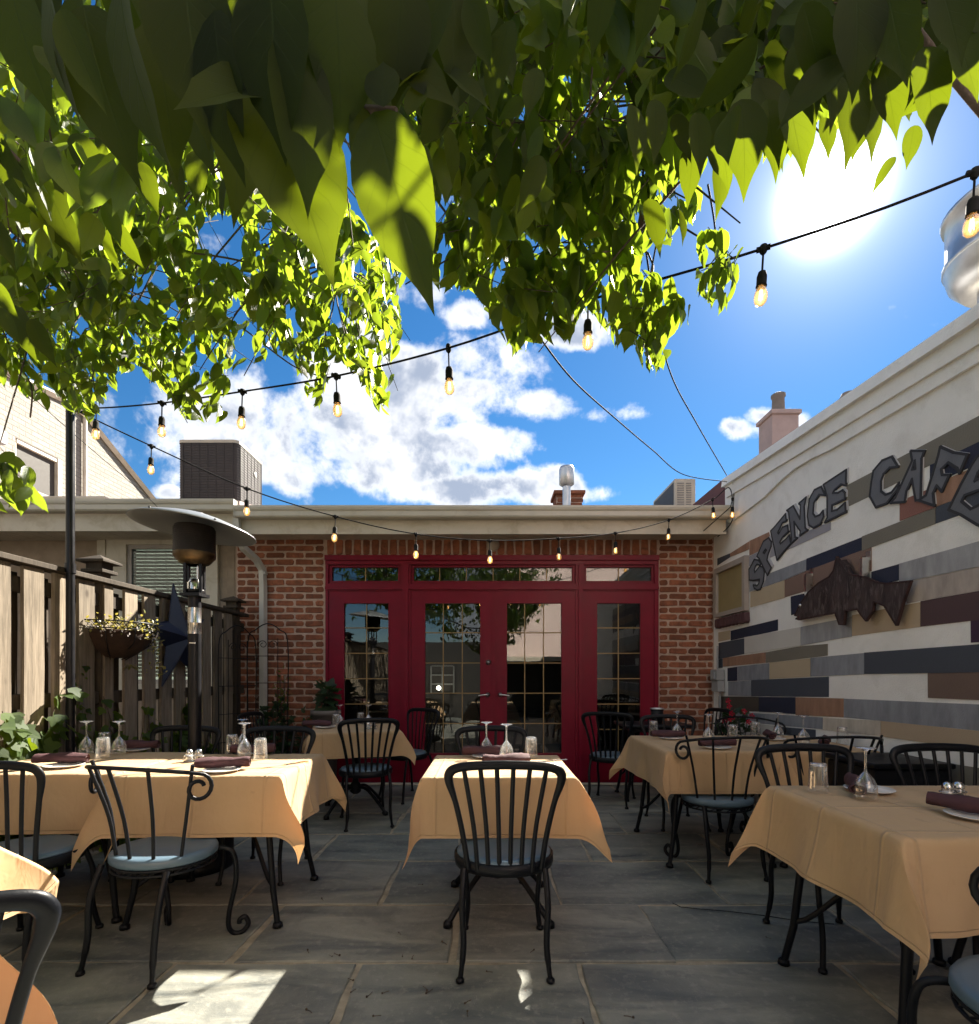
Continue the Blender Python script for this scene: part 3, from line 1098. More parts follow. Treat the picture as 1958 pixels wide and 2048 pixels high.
sw = MB().box((-9.0, 5.93, 0), (-4.12, 6.12, 2.9)).box((-4.12, 5.93, 0), (-3.20, 6.12, 1.05)).box((-4.12, 5.93, 2.70), (-3.20, 6.12, 2.9)).box((-3.20, 5.93, 0), (-2.825, 6.12, 2.9))
ap(sw, 'wall', m_stucco)
ap(MB().box((-2.95, 5.905, 0), (-2.87, 5.928, 2.75)).box((-2.86, 5.89, 0), (-2.835, 5.928, 2.76)), 'corner_board', m_stucco)
wf = MB()
for lo, hi in (((-4.40, 5.885, 1.0), (-4.075, 5.93, 2.84)), ((-3.245, 5.885, 1.0), (-3.05, 5.93, 2.84)), ((-4.075, 5.885, 2.685), (-3.245, 5.93, 2.84)), ((-4.075, 5.885, 1.0), (-3.245, 5.93, 1.12))):
    wf.box(lo, hi)
wf.box((-4.34, 5.872, 1.0), (-4.30, 5.885, 2.84))
wfo = ap(wf, 'window', m_cream)
sash = MB()
for lo, hi in (((-4.075, 5.91, 1.12), (-4.03, 5.96, 2.685)), ((-3.29, 5.91, 1.12), (-3.245, 5.96, 2.685)), ((-4.03, 5.91, 2.64), (-3.29, 5.96, 2.685)), ((-4.03, 5.91, 1.12), (-3.29, 5.96, 1.17)), ((-4.03, 5.912, 1.86), (-3.29, 5.95, 1.90))):
    sash.box(lo, hi)
sash.obj('sash', m_frame, wfo)
MB().box((-4.03, 5.925, 1.17), (-3.29, 5.93, 2.64)).obj('pane', m_pane_w, wfo)
bl = MB()
z = 1.2
while z < 2.62:
    bl.box((-4.02, 5.955, z), (-3.30, 5.958, z + .034))
    z += .04
bl.obj('blind', M('dusky pink blind slats', (.20, .135, .12), .8, .06, 3), wfo)
ap(MB().box((-9.0, 5.47, 2.72), (-2.58, 5.495, 2.90)), 'fascia', m_cream)
sf = MB()
x = -9.0
while x < -2.9:
    sf.box((x, 5.497, 2.738), (x + .145, 5.93, 2.75))
    x += .15
ap(sf, 'soffit', m_cream)
ap(gutter(-9.0, -2.615, 5.355, 3.02), 'gutter', m_gutter)
rf = MB()
rf.add([(-9, 5.46, 3.03), (-2.6, 5.46, 3.03), (-2.6, 9.5, 3.75), (-9, 9.5, 3.75), (-9, 5.46, 2.99), (-2.6, 5.46, 2.99), (-2.6, 9.5, 3.70), (-9, 9.5, 3.70)],
       [(0, 1, 2, 3), (7, 6, 5, 4), (0, 4, 5, 1), (1, 5, 6, 2), (3, 2, 6, 7), (0, 3, 7, 4)])
ap(rf, 'roof', M('pink grey roof sheet', (.36, .27, .26), .8, .1, 3))
ap(MB().box((-5.3, 5.8, 3.06), (-4.25, 5.95, 3.20), bev=.008), 'roof_curb', m_cream)
condenser('condenser_unit', (-3.76, 7.40, 3.36), .80, .78, 1.01, 'big dark square condenser standing on the left annexe roof')
# plinth under the condenser
plm = MB().box((-4.2, 6.95, 3.25), (-3.3, 7.85, 3.362))
ap(plm, 'plinth', m_acpan)

# white brick house far left
wh = empty('white_house', (-7.1, 8, 0), 0, 'tall white painted brick house with a dark screened window beyond the fence', 'building')
loop = [Vector((-7.1, -6.0, 0)), Vector((-7.1, 13.5, 0)), Vector((-7.1, 13.5, 3.9)), Vector((-7.1, 11.1, 4.87)), Vector((-7.1, 9.25, 5.72)), Vector((-7.1, 8.9, 5.80)), Vector((-7.1, 6.5, 5.45)), Vector((-7.1, 3.0, 5.45)), Vector((-7.1, -6.0, 5.45))]
hole = [Vector((-7.1, 7.86, 4.08)), Vector((-7.1, 7.86, 4.78)), Vector((-7.1, 8.72, 4.78)), Vector((-7.1, 8.72, 4.08))]


def hp(mb, name, mat, parent=None):
    o = mb.obj(name, mat, parent or wh)
    if parent is None: o.location = (7.1, -8, 0)
    return o


hp(MB().prism([loop, hole], Vector((-.3, 0, 0)), Vector((0, 0, 0))), 'wall', m_white_brick)
cop = MB()
pts = [(-7.07, p.y, p.z + .03) for p in loop[2:]]
for a, b in zip(pts, pts[1:]):
    cop.tube([a, b], .06, 4, True, False)
hp(cop, 'coping', m_cream)
wn = hp(MB().box((-7.2, 7.86, 4.08), (-7.12, 7.90, 4.78)).box((-7.2, 8.64, 4.08), (-7.10, 8.72, 4.78)).box((-7.2, 7.90, 4.72), (-7.11, 8.64, 4.78)).box((-7.2, 7.80, 4.02), (-7.04, 8.80, 4.08)), 'window', m_cream)
MB().box((-7.17, 7.90, 4.08), (-7.16, 8.64, 4.72)).obj('screen', M('dark insect screen', (.05, .045, .04), .7, .1, 20), wn)
hp(MB().tube([(-7.05, 9.15, 3.0), (-7.05, 9.15, 5.7)], .035, 8), 'downpipe', m_cream)
hp(MB().box((-7.1, 7.45, 4.55), (-7.0, 7.62, 4.75), bev=.01), 'meter_box', m_grey_box)

# rear wing seen only as what the far condensers stand on
wing = empty('rear_wing', (3, 10, 0), 0, 'flat roofed rear wing of the cafe carrying two small condensers', 'building')
MB().box((-2.5, -.6, 0), (3.2, 3.5, 4.06)).obj('wall', m_stucco, wing)
MB().box((-2.56, -.66, 4.06), (3.26, 3.56, 4.12)).obj('roof', m_roof, wing)


def side_unit(loc, w, d, h, label):
    r = empty('condenser_unit', loc, 0, label, 'air conditioner', 'air conditioners on the roofs')
    MB().box((-w / 2, -d / 2, .05), (w / 2, d / 2, h), bev=.012).obj('cabinet', m_acpan, r)
    MB().box((-w / 2 - .006, -d / 2 + .05, .10), (-w / 2 - .001, d / 2 - .05, h - .06)).obj('coil', m_acgrey, r)
    lv = MB()
    z = .10
    while z < h - .08:
        for sx in (-1, 1):
            a, b = (-w / 2 + .05, -.02) if sx < 0 else (.02, w / 2 - .08)
            lv.box((a, -d / 2 - .010, z), (b, -d / 2 - .002, z + .022))
        z += .045
    lv.obj('louvre', M('grey louvre slats', (.22, .21, .19), .5), r)
    MB().box((-w / 2 + .05, -d / 2 + .1, 0), (-w / 2 + .1, d / 2 - .1, .05)).box((w / 2 - .1, -d / 2 + .1, 0), (w / 2 - .05, d / 2 - .1, .05)).obj('foot', m_acpan, r)
    return r


side_unit((3.76, 10.75, 4.12), .40, 1.3, .88, 'beige louvred condenser cabinet on the far right roof beside the maroon parapet')
side_unit((3.25, 11.9, 4.12), .5, .6, .66, 'low dark condenser half hidden behind the louvred cabinet')
MB_ch = empty('pink_chimney', (4.95, 9.0, 3.3), 0, 'pink square chimney with a dark pot above the mural wall', 'chimney')
MB().box((-.22, -.22, 0), (.22, .22, 2.28)).obj('stack', m_pink, MB_ch)
MB().box((-.255, -.255, 2.28), (.255, .255, 2.36), bev=.012).obj('cap', m_pink, MB_ch)
MB().lathe([(.12, 2.36), (.105, 2.44), (.095, 2.66), (.115, 2.68), (.115, 2.72), (.08, 2.74), (.001, 2.74)], 16).obj('pot', m_pot, MB_ch)

# building behind the camera (seen only in the glass)
pb = empty('pink_house', (4, -4, 0), 0, 'pale pink rendered house front across the yard behind the camera', 'building')
MB().box((-3.6, -.4, 1.75), (4, 0, 6.2)).obj('wall', m_pale, pb)
MB().box((-3.7, -.1, 1.62), (4, .6, 1.75)).obj('canopy', m_cream, pb)
MB().box((-3.6, -.6, -.06), (4, -.4, 1.75)).obj('shop_front', m_dark, pb)
MB().box((-9.5, -.3, -.06), (-3.61, 0, 2.2)).obj('dark_backdrop', m_dark, pb)  # added dark backdrop that keeps reflections in the left door glass dark
# ================================================================ THE MURAL WALL ON THE RIGHT
WX = 2.50
mur = empty('mural_wall', (WX, 3, 0), 0, 'long white stucco wall painted with coloured planks, a fish and big grey lettering', 'wall')


def mp(mb, name, mat, parent=None):
    o = mb.obj(name, mat, parent or mur)
    if parent is None: o.location = (-WX, -3, 0)
    return o


REG = {1: (1420, 1000, 6.253), 2: (1660, 860, 4.906), 3: (1420, 1220, 3.487), 4: (1460, 900, 6.538), 6: (1300, 850, 2.851)}


def wp(r, x, y, X=WX):
    ox, oy, s = REG[r]
    return on_x(ox + x / s, oy + y / s, X)


YN = -2.6           # near end of the wall, behind the camera
top_a, top_b = on_x(1461, 955, WX), on_x(1958, 623, WX)


def z_line(a, b, y):
    return a.z + (b.z - a.z) * (y - a.y) / (b.y - a.y)


ridge2 = [wp(4, 1050, 0), wp(4, 600, 270), wp(4, 40, 600), wp(4, 0, 625)]
r2n = on_x(1958, 697, WX)
ridge3 = [wp(4, 1340, 0), wp(4, 1100, 110), wp(4, 880, 240), wp(4, 700, 390), wp(4, 480, 610), wp(4, 220, 810), wp(4, 0, 960), wp(6, 440, 555)]
r3n = on_x(1958, 728, WX)
ztop = lambda y: z_line(top_a, top_b, y) if y < 5.5 else top_a.z
body = [Vector((WX, YN, -.06)), Vector((WX, 5.86, -.06)), Vector((WX, 5.86, 3.24)), Vector((WX, 5.5, 3.24)), Vector((WX, top_b.y, ztop(top_b.y) - .02)), Vector((WX, YN, ztop(top_b.y) - .10))]
mp(MB().prism([body], Vector((.25, 0, 0)), Vector((0, 0, 0))), 'wall', m_wall)


def layer(line, near, t0, t1, ytop_off=.0):
    """the stucco above a drip line stands proud of the stucco below"""
    pts = [Vector((WX, YN, near.z - .06)), near] + line
    far_y = pts[-1].y
    upper = [Vector((WX, far_y, ztop(far_y) - .03)), Vector((WX, top_b.y, ztop(top_b.y) - .03)), Vector((WX, YN, ztop(top_b.y) - .11))]
    return MB().prism([pts + upper], Vector((-t0, 0, 0)), Vector((-t1, 0, 0)))


mp(layer(ridge3, r3n, .0005, .022), 'upper_render', m_wall)
mp(layer(ridge2, r2n, .0215, .042), 'band_render', m_wall)
cp0 = MB()
c_far = Vector((WX, 5.50, top_a.z))
for (dx0, dx1, h0, h1) in ((-.075, .30, -.085, .0),):
    ring = []
    for p in (Vector((WX, YN, ztop(top_b.y) - .08)), Vector((WX, top_b.y, ztop(top_b.y))), c_far):
        ring.append([p + Vector((dx0, 0, h0)), p + Vector((dx1, 0, h0)), p + Vector((dx1, 0, h1)), p + Vector((dx0 + .012, 0, h1))])
    vs = [q for r in ring for q in r]
    fs = [(0, 1, 2, 3), (11, 10, 9, 8)]
    for i in range(2):
        for k in range(4):
            fs.append((i * 4 + k, i * 4 + (k + 1) % 4, (i + 1) * 4 + (k + 1) % 4, (i + 1) * 4 + k))
    cp0.add(vs, fs)
mp(cp0, 'coping', m_wall)
mp(MB().prism([[Vector((WX, 5.52, 2.95)), Vector((WX, 7.3, 2.95)), Vector((WX, 7.3, 3.30)), Vector((WX, 5.52, 3.30))]], Vector((.2, 0, 0)), Vector((-.02, 0, 0))), 'parapet', m_maroon)

C = dict(navy=(.022, .026, .052), slate=(.062, .072, .095), grey=(.25, .265, .30), lav=(.30, .30, .34), mottle=(.33, .335, .355), olive=(.19, .175, .145), tan=(.44, .345, .245),
         brown=(.165, .115, .095), rose=(.20, .13, .105), rust=(.32, .185, .125), dkb=(.075, .062, .05), burg=(.085, .05, .055), rosy=(.40, .35, .32), beige=(.50, .46, .40),
         ltan=(.47, .385, .27), redb=(.26, .12, .095), pale=(.58, .56, .53), purp=(.05, .025, .055))
PM = {}
for k, v in C.items():
    mott = k in ('mottle', 'rust', 'grey', 'rosy', 'beige')
    PM[k] = M('mural paint ' + k, v, .8, .22 if mott else .07, 5 if mott else 3, .6, 110, stretch=(1, 3, 1) if mott else (1, 1, 1), bdist=.005)
blocks = [
    (2, 'olive', [(165, 545), (1462, -130), (1462, 110), (930, 372), (690, 505), (165, 760)]),
    (2, 'navy', [(985, 345), (1462, 110), (1462, 315), (985, 540)]),
    (2, 'rust', [(1040, 530), (1462, 320), (1462, 565), (1040, 755)]),
    (2, 'redb', [(690, 700), (1037, 552), (1037, 760), (690, 893)]),
    (2, 'olive', [(320, 1045), (1037, 765), (1037, 920), (410, 1150), (320, 1188)]),
    (2, 'slate', [(1040, 757), (1462, 570), (1462, 765), (1040, 918)]),
    (1, 'navy', [(1210, 735), (1993, 430), (1993, 600), (1210, 885)]),
    (6, 'rose', [(770, 885), (893, 832), (1212, 714), (1265, 698), (1265, 832), (770, 983)]),
    (2, 'navy', [(412, 1392), (683, 1315), (683, 1475), (412, 1535)]),
    (2, 'mottle', [(686, 1312), (1462, 1068), (1462, 1385), (780, 1480), (686, 1492)]),
    (2, 'rosy', [(700, 1494), (780, 1483), (1462, 1388), (1462, 1565), (890, 1678), (760, 1702)]),
    (2, 'burg', [(893, 1680), (1462, 1567), (1462, 1850), (893, 1930)]),
    (6, 'tan', [(1155, 1085), (1543, 1010), (1543, 1150), (1155, 1203)]),
    (1, 'navy', [(1015, 1208), (1180, 1170), (1240, 1390), (1020, 1440)]),
    (1, 'rust', [(257, 668), (490, 520), (490, 618), (257, 712)]),
    (1, 'rust', [(495, 512), (740, 400), (782, 560), (495, 698)]),
    (1, 'slate', [(95, 732), (253, 667), (253, 715), (95, 820)]),
    (1, 'lav', [(495, 703), (785, 562), (1515, 275), (1515, 372), (850, 682), (495, 830)]),
    (1, 'grey', [(500, 1012), (1206, 742), (1206, 885), (940, 998), (500, 1148)]),
    (1, 'ltan', [(510, 1152), (937, 1002), (937, 1222), (510, 1342)]),
    (3, 'navy', [(145, 145), (475, 65), (475, 143), (145, 213)]),
    (3, 'ltan', [(60, 157), (142, 142), (142, 205), (60, 222)]),
    (3, 'slate', [(62, 230), (240, 197), (240, 307), (62, 342)]),
    (3, 'mottle', [(637, 118), (992, 48), (992, 185), (826, 212), (637, 248)]),
    (3, 'pale', [(243, 190), (634, 119), (634, 250), (243, 305)]),
    (3, 'purp', [(1820, 68), (1876, 58), (1876, 216), (1822, 228)]),
    (3, 'olive', [(392, 295), (637, 252), (823, 236), (823, 318), (700, 333), (392, 370)]),
    (3, 'rust', [(92, 335), (389, 295), (389, 368), (92, 396)]),
    (3, 'slate', [(62, 344), (89, 338), (89, 403), (62, 405)]),
    (3, 'navy', [(125, 405), (191, 396), (191, 494), (125, 497)]),
    (3, 'grey', [(194, 394), (414, 370), (414, 484), (194, 495)]),
    (3, 'ltan', [(417, 367), (701, 337), (701, 465), (417, 482)]),
    (3, 'grey', [(704, 334), (1077, 300), (1077, 449), (704, 464)]),
    (3, 'slate', [(1080, 297), (1876, 218), (1876, 414), (1080, 447)]),
    (3, 'grey', [(130, 500), (286, 491), (286, 600), (130, 597)]),
    (3, 'slate', [(288, 489), (830, 465), (830, 607), (288, 602)]),
    (3, 'brown', [(1521, 434), (1876, 417), (1876, 620), (1523, 612)]),
    (3, 'dkb', [(62, 602), (342, 605), (342, 708), (62, 700)]),
    (3, 'navy', [(345, 606), (598, 608), (598, 726), (345, 709)]),
    (3, 'rust', [(601, 609), (933, 617), (933, 747), (601, 733)]),
    (3, 'grey', [(936, 618), (1876, 624), (1876, 815), (936, 748)]),
    (3, 'grey', [(62, 703), (600, 737), (788, 750), (786, 832), (62, 765)]),
    (3, 'beige', [(791, 752), (1193, 772), (1193, 880), (791, 836)]),
    (3, 'tan', [(1196, 774), (1876, 818), (1876, 952), (1196, 881)]),
    (3, 'slate', [(450, 812), (738, 834), (738, 890), (450, 862)]),
    (3, 'pale', [(62, 768), (446, 806), (446, 900), (62, 842)]),
    (3, 'ltan', [(62, 850), (446, 905), (446, 990), (62, 925)]),
    (3, 'olive', [(740, 920), (1876, 1040), (1876, 1180), (740, 1010)]),
]
edge_y = on_x(1958, 1000, WX).y
for i, (r, c, pts) in enumerate(blocks):
    P = [wp(r, x, y) for x, y in pts]
    for p in P:                                  # the bands run on past the frame
        if p.y < edge_y + .012:
            p.y -= 1.6
    t = .0025 + .0007 * (i % 5)
    mb = MB().prism([P], Vector((-.0002, 0, 0)), Vector((-t, 0, 0)))
    mp(mb, 'painted_plank', PM[c])

m_letter = M('charcoal letter paint', (.135, .14, .16), .75, .14, 6, .5, 90)
m_ledge = M('black letter outline', (.03, .03, .036), .75, .1, 6)
m_lhi = M('pale letter shadow paint', (.47, .47, .50), .8, .1, 6)
letters = [
    ('s', 4, [[(330, 1432), (385, 1440), (415, 1480), (408, 1510), (368, 1492), (345, 1520), (330, 1570), (338, 1602), (400, 1520), (445, 1530), (463, 1600), (450, 1720), (410, 1820), (370, 1832), (330, 1805), (318, 1765), (345, 1768), (368, 1775), (392, 1745), (402, 1690), (320, 1706), (266, 1700), (262, 1560), (298, 1500)]]),
    ('p', 4, [[(366, 1390), (452, 1195), (520, 1148), (556, 1200), (552, 1260), (510, 1370), (497, 1440), (554, 1540), (503, 1637), (398, 1420)], [(448, 1342), (466, 1352), (492, 1312), (478, 1296)]]),
    ('e', 4, [[(548, 1058), (600, 1005), (740, 835), (752, 925), (700, 952), (640, 1080), (655, 1095), (705, 1010), (770, 985), (778, 1065), (700, 1140), (668, 1205), (680, 1225), (752, 1160), (792, 1110), (812, 1222), (715, 1330), (630, 1437)]]),
    ('n', 4, [[(757, 790), (840, 730), (932, 905), (938, 720), (915, 700), (1010, 618), (985, 740), (998, 1015), (1026, 1050), (930, 1117), (935, 1060), (852, 935), (866, 1138), (892, 1150), (812, 1222), (822, 1158), (782, 805)]]),
    ('c', 4, [[(1055, 640), (1120, 522), (1210, 480), (1262, 592), (1180, 584), (1112, 690), (1102, 830), (1132, 872), (1190, 850), (1232, 795), (1242, 870), (1195, 970), (1108, 1017), (1050, 980), (1030, 860)]]),
    ('e', 4, [[(1242, 452), (1537, 260), (1532, 462), (1470, 448), (1385, 520), (1362, 562), (1432, 560), (1490, 525), (1522, 560), (1520, 642), (1440, 680), (1352, 722), (1350, 800), (1420, 782), (1525, 690), (1532, 810), (1258, 947), (1292, 880), (1290, 600)]]),
    ('c', 2, [[(440, 400), (525, 300), (622, 260), (682, 360), (600, 370), (540, 430), (515, 500), (515, 600), (560, 636), (620, 612), (690, 520), (680, 580), (570, 720), (465, 757), (405, 650), (420, 520)]]),
    ('a', 2, [[(808, 205), (942, 205), (915, 280), (906, 690), (858, 690), (835, 560), (822, 480), (765, 600), (750, 706), (608, 716), (660, 660), (825, 300)], [(822, 388), (856, 382), (850, 298)]]),
    ('f', 2, [[(1102, 165), (1230, 220), (1366, 240), (1290, 422), (1270, 375), (1180, 318), (1110, 385), (1120, 440), (1190, 440), (1115, 602), (1065, 545), (1030, 620), (1042, 742), (888, 690), (962, 640), (1082, 250)]]),
    ('e', 2, [[(1462, 262), (1640, 140), (1625, 330), (1560, 300), (1470, 420), (1440, 500), (1560, 430), (1570, 560), (1450, 600), (1340, 640), (1310, 700), (1400, 775), (1580, 690), (1600, 980), (1462, 928), (1300, 830), (1182, 782), (1300, 540), (1412, 338)]]),
]


def ribbon(loop, w, x0, x1):
    mb = MB()
    n = len(loop)
    for i in range(n):
        a, b = loop[i], loop[(i + 1) % n]
        d = (b - a).normalized()
        nrm = Vector((0, -d.z, d.y)) * w / 2
        e = d * w * .35
        q = [a - e - nrm, b + e - nrm, b + e + nrm, a - e + nrm]
        mb.prism([q], Vector((x0, 0, 0)), Vector((x1 - .00006 * i, 0, 0)))
    return mb


for k, (ch_, r, loops) in enumerate(letters):
    L = [[wp(r, x, y) for x, y in lp] for lp in loops]
    t = -.010 - .0006 * (k % 3)
    o = mp(MB().prism(L, Vector((-.0002, 0, 0)), Vector((t, 0, 0))), 'letter', m_letter)
    o['label'] = 'charcoal painted letter ' + ch_.upper()
    ol = MB()
    for lp in L:
        rb = ribbon(lp, .014, -.0003, t - .0015)
        ol.add(rb.v, rb.f)
    oo = ol.obj('letter_outline', m_ledge, o)
    s = REG[r][2]
    hi = [[wp(r, x + 4.0 * s, y - 5.0 * s) if k < 6 else wp(r, x + 3.0 * s, y - 3.2 * s) for x, y in loops[0]]]
    MB().prism(hi, Vector((-.0004, 0, 0)), Vector((-.0068 - .0004 * (k % 3), 0, 0))).obj('letter_highlight', m_lhi, o)

# boarded window near the corner, with its brick sill
wq = [wp(1, 100, 905), wp(1, 470, 690), wp(1, 500, 1370), wp(1, 105, 1490)]
y0, y1 = 5.52, 4.90
y1 = wp(1, 495, 1000).y
y0 = min(5.80, wp(1, 100, 1000).y)
zt, zb = wp(1, 100, 880).z, wp(1, 100, 1480).z
zt = (wp(1, 480, 690).z + zt) / 2
zb = (wp(1, 500, 1375).z + zb) / 2
win = MB()
f = .055
win.box((WX - .05, y1, zb), (WX - .0035, y1 + f, zt)).box((WX - .05, y0 - f, zb), (WX - .0035, y0, zt))
win.box((WX - .049, y1 + f, zt - f), (WX - .0035, y0 - f, zt)).box((WX - .049, y1 + f, zb), (WX - .0035, y0 - f, zb + f * .8))
bw = mp(win, 'boarded_window', m_frame)
MB().box((WX - .018, y1 + f, zb + f * .8), (WX - .004, y0 - f, zt - f)).obj('board', m_board, bw)
n = 9
for i in range(n):
    yy = y1 + .03 + (y0 - y1 - .02) * i / n
    b = brick_mesh((y0 - y1) / n - .006, .10, 400 + i, .05)
    o = b.obj('sill_brick', M('maroon painted sill brick', (.085, .04, .045), .7, .15, 8, .3, 80) if i == 0 else MATS['maroon painted sill brick'], mur, (-.05, yy - 3, zb - .065), (0, 0, -PI / 2))
# painted corner strip, conduit and electrical boxes
eb = empty('electrical_box', on_x(1441, 1378, WX) + Vector((0, 0, -.13)), 0, 'grey electrical box with a padlocked lower flap in the wall corner', 'electrical box')
eb.location = (WX - .010, 5.64, 1.04)
eb.scale = (.8, .75, .8)
MB().box((-.09, -.10, .0), (0, .10, .15), bev=.008).box((-.105, -.105, .15), (0, .105, .30), bev=.01).obj('cabinet', m_grey_box, eb)
MB().box((-.125, -.05, .17), (-.104, .05, .27), bev=.004).obj('cover', m_grey_box, eb)
MB().tube([(-.03, .05, .30), (-.03, .05, .62)], .014, 8).obj('conduit', m_grey_box, eb)
MB().tube([(-.03, -.03, .0), (-.03, -.03, -.95)], .014, 8).obj('conduit', m_grey_box, eb)

# the fish
fo = [(825, 1085), (855, 1020), (900, 955), (960, 900), (1020, 865), (1045, 830), (1062, 752), (1085, 790), (1135, 852), (1225, 868), (1300, 900), (1342, 905), (1482, 890), (1440, 1010), (1403, 1140), (1375, 1095),
      (1335, 1030), (1275, 1005), (1268, 1060), (1230, 1115), (1205, 1085), (1182, 1050), (1112, 1058), (1104, 1138), (1078, 1136), (1055, 1070), (960, 1088), (850, 1110), (832, 1105), (850, 1092)]
FXP = WX - .055
fish = empty('fish_sculpture', (FXP, 4.2, 1.7), 0, 'rusty brown cut out metal fish with a forked tail bolted to the mural wall', 'fish sculpture')


def fp(mb, name, mat):
    o = mb.obj(name, mat, fish)
    o.location = (-FXP, -4.2, -1.7)
    return o


FL = [wp(6, x, y, FXP) for x, y in fo]
fp(MB().prism([FL], Vector((.012, 0, 0)), Vector((0, 0, 0))), 'body', m_rust)
fp(ribbon(FL, .010, .016, -.002), 'rim', M('dark rusted rim', (.035, .016, .015), .6, .3, 20))
fin2 = [wp(6, x, y, FXP) for x, y in [(1085, 778), (1100, 768), (1145, 850), (1132, 850)]]
fp(MB().prism([fin2], Vector((.028, 0, 0)), Vector((-.004, 0, 0))), 'back_fin', m_rust)
e = wp(6, 855, 1030, FXP)
fp(MB().lathe([(.001, -.008), (.012, -.006), (.016, 0)], 12, Matrix.Translation(e) @ Matrix.Rotation(PI / 2, 4, 'Y')), 'eye', m_nickel)
for bx, by in ((925, 885), (1250, 800)):
    q = wp(6, bx, by, WX)
    b = MB().box((-.055, -.012, -.09), (-.002, .012, .05)).box((-.008, -.02, .03), (-.002, .02, .09))
    b.v = [(p[0] + WX, p[1] + q.y, p[2] + q.z) for p in b.v]
    fp(b, 'bracket', m_nickel)

# roof top turbine vent beyond the wall, and a little flue stub
tv = empty('turbine_vent', (3.56, 3.6, 3.50), 0, 'large shiny round metal exhaust vent above the mural wall at the right edge', 'roof vent')
MB().box((-.235, -.235, 0.012), (.235, .235, .13)).box((-.265, -.265, .13), (.265, .265, .20), bev=.01).obj('curb', m_acpan, tv)
MB().lathe([(.16, .20), (.16, .42)], 24).obj('neck', m_galv, tv)
MB().lathe([(.16, .40), (.24, .40), (.32, .50), (.345, .60)], 32).obj('bowl', m_galv, tv)
MB().lathe([(.345, .60), (.352, .605), (.352, .63), (.335, .635), (.335, .93), (.355, .935), (.36, .96), (.33, .965), (.001, 1.0)], 32).obj('drum', m_galv, tv)
fs_ = empty('flue_stub', (2.72, 3.98, 3.12), 0, 'tiny dark flue stub peeping over the mural wall coping', 'vent pipe')
MB().tube([(0, 0, 0), (0, 0, .20)], .035, 10).obj('pipe', m_pot, fs_)
MB().lathe([(.05, .19), (.06, .20), (.045, .235), (.001, .25)], 12).obj('cap', m_pot, fs_)
rt = empty('neighbour_roof', (4.2, 3, 0), 0, 'flat roofed building behind the mural wall', 'building')
MB().box((-1.44, -5.5, -.06), (3.5, 6.5, 3.02)).obj('wall', m_stucco, rt)
MB().box((-1.44, -5.5, 3.02), (3.5, 6.5, 3.10)).obj('roof', m_roof, rt)
MB().box((-.88, .36, 3.1), (-.40, .84, 3.51)).obj('vent_plinth', m_acpan, rt)

# ================================================================ FENCE ON THE LEFT
FX = -2.70
fence = empty('board_fence', (FX, 3, 0), 0, 'weathered grey wooden board fence with a cap rail along the left side', 'fence')


def slat_mesh(w, h, seed):
    r = random.Random(seed)
    m = MB()
    t = .019
    n = 6
    zs = [h * i / n for i in range(n + 1)]
    vs = []
    for i, z in enumerate(zs):
        jw = r.uniform(-.002, .002)
        jx = r.uniform(-.002, .002)
        vs += [(jx, -w / 2 + jw, z), (jx + t, -w / 2 + .003 + jw, z), (jx + t, w / 2 - .003 + jw, z), (jx, w / 2 + jw, z)]
    fs = [(3, 2, 1, 0), tuple(4 * n + k for k in range(4))]
    for i in range(n):
        for k in range(4):
            fs.append((i * 4 + k, i * 4 + (k + 1) % 4, (i + 1) * 4 + (k + 1) % 4, (i + 1) * 4 + k))
    return m.add(vs, fs).mesh('slat', m_wood)


SM = [slat_mesh(.143, 1.80, s) for s in range(6)]
y = 2.025
k = 0
while y < 5.80:
    if abs(y - 5.62) > .09 and abs(y - 3.69) > .085:
        link('slat', SM[k % 6], fence, (random.uniform(-.004, .004), y - 3 + random.uniform(-.006, .006), .05), (random.uniform(-.006, .006), 0, 0))
    y += .2115
    k += 1
y = 2.025 - .2115
while y > -2.0:
    link('slat', random.choice(SM), fence, (random.uniform(-.004, .004), y - 3, .05), (random.uniform(-.006, .006), 0, 0))
    y -= .2115
# the boards on the far side are set over the gaps
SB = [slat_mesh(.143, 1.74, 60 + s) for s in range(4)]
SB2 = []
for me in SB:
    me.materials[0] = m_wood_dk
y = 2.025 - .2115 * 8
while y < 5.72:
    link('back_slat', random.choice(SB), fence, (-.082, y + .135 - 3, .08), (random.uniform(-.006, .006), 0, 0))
    y += .2115
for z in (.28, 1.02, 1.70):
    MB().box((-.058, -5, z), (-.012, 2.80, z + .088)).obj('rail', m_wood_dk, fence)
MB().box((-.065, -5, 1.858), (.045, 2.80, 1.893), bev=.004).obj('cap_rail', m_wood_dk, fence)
for y in (3.69, 5.62, 1.55, -.6):
    p = empty('post', (-.04, y - 3, 0))
    p.parent = fence
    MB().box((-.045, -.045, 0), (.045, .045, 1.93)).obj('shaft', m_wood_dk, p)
    MB().box((-.075, -.075, 1.93), (.075, .075, 1.955), bev=.004).box((-.055, -.055, 1.955), (.055, .055, 2.0)).box((-.095, -.095, 2.0), (.095, .095, 2.02), bev=.004).add(
        [(-.09, -.09, 2.02), (.09, -.09, 2.02), (.09, .09, 2.02), (-.09, .09, 2.02), (0, 0, 2.065)], [(0, 1, 4), (1, 2, 4), (2, 3, 4), (3, 0, 4)]).obj('finial', m_wood_dk, p)
# slim slat beside the post
link('slat', slat_mesh(.09, 1.80, 99), fence, (0, 3.70 - 3, .05))

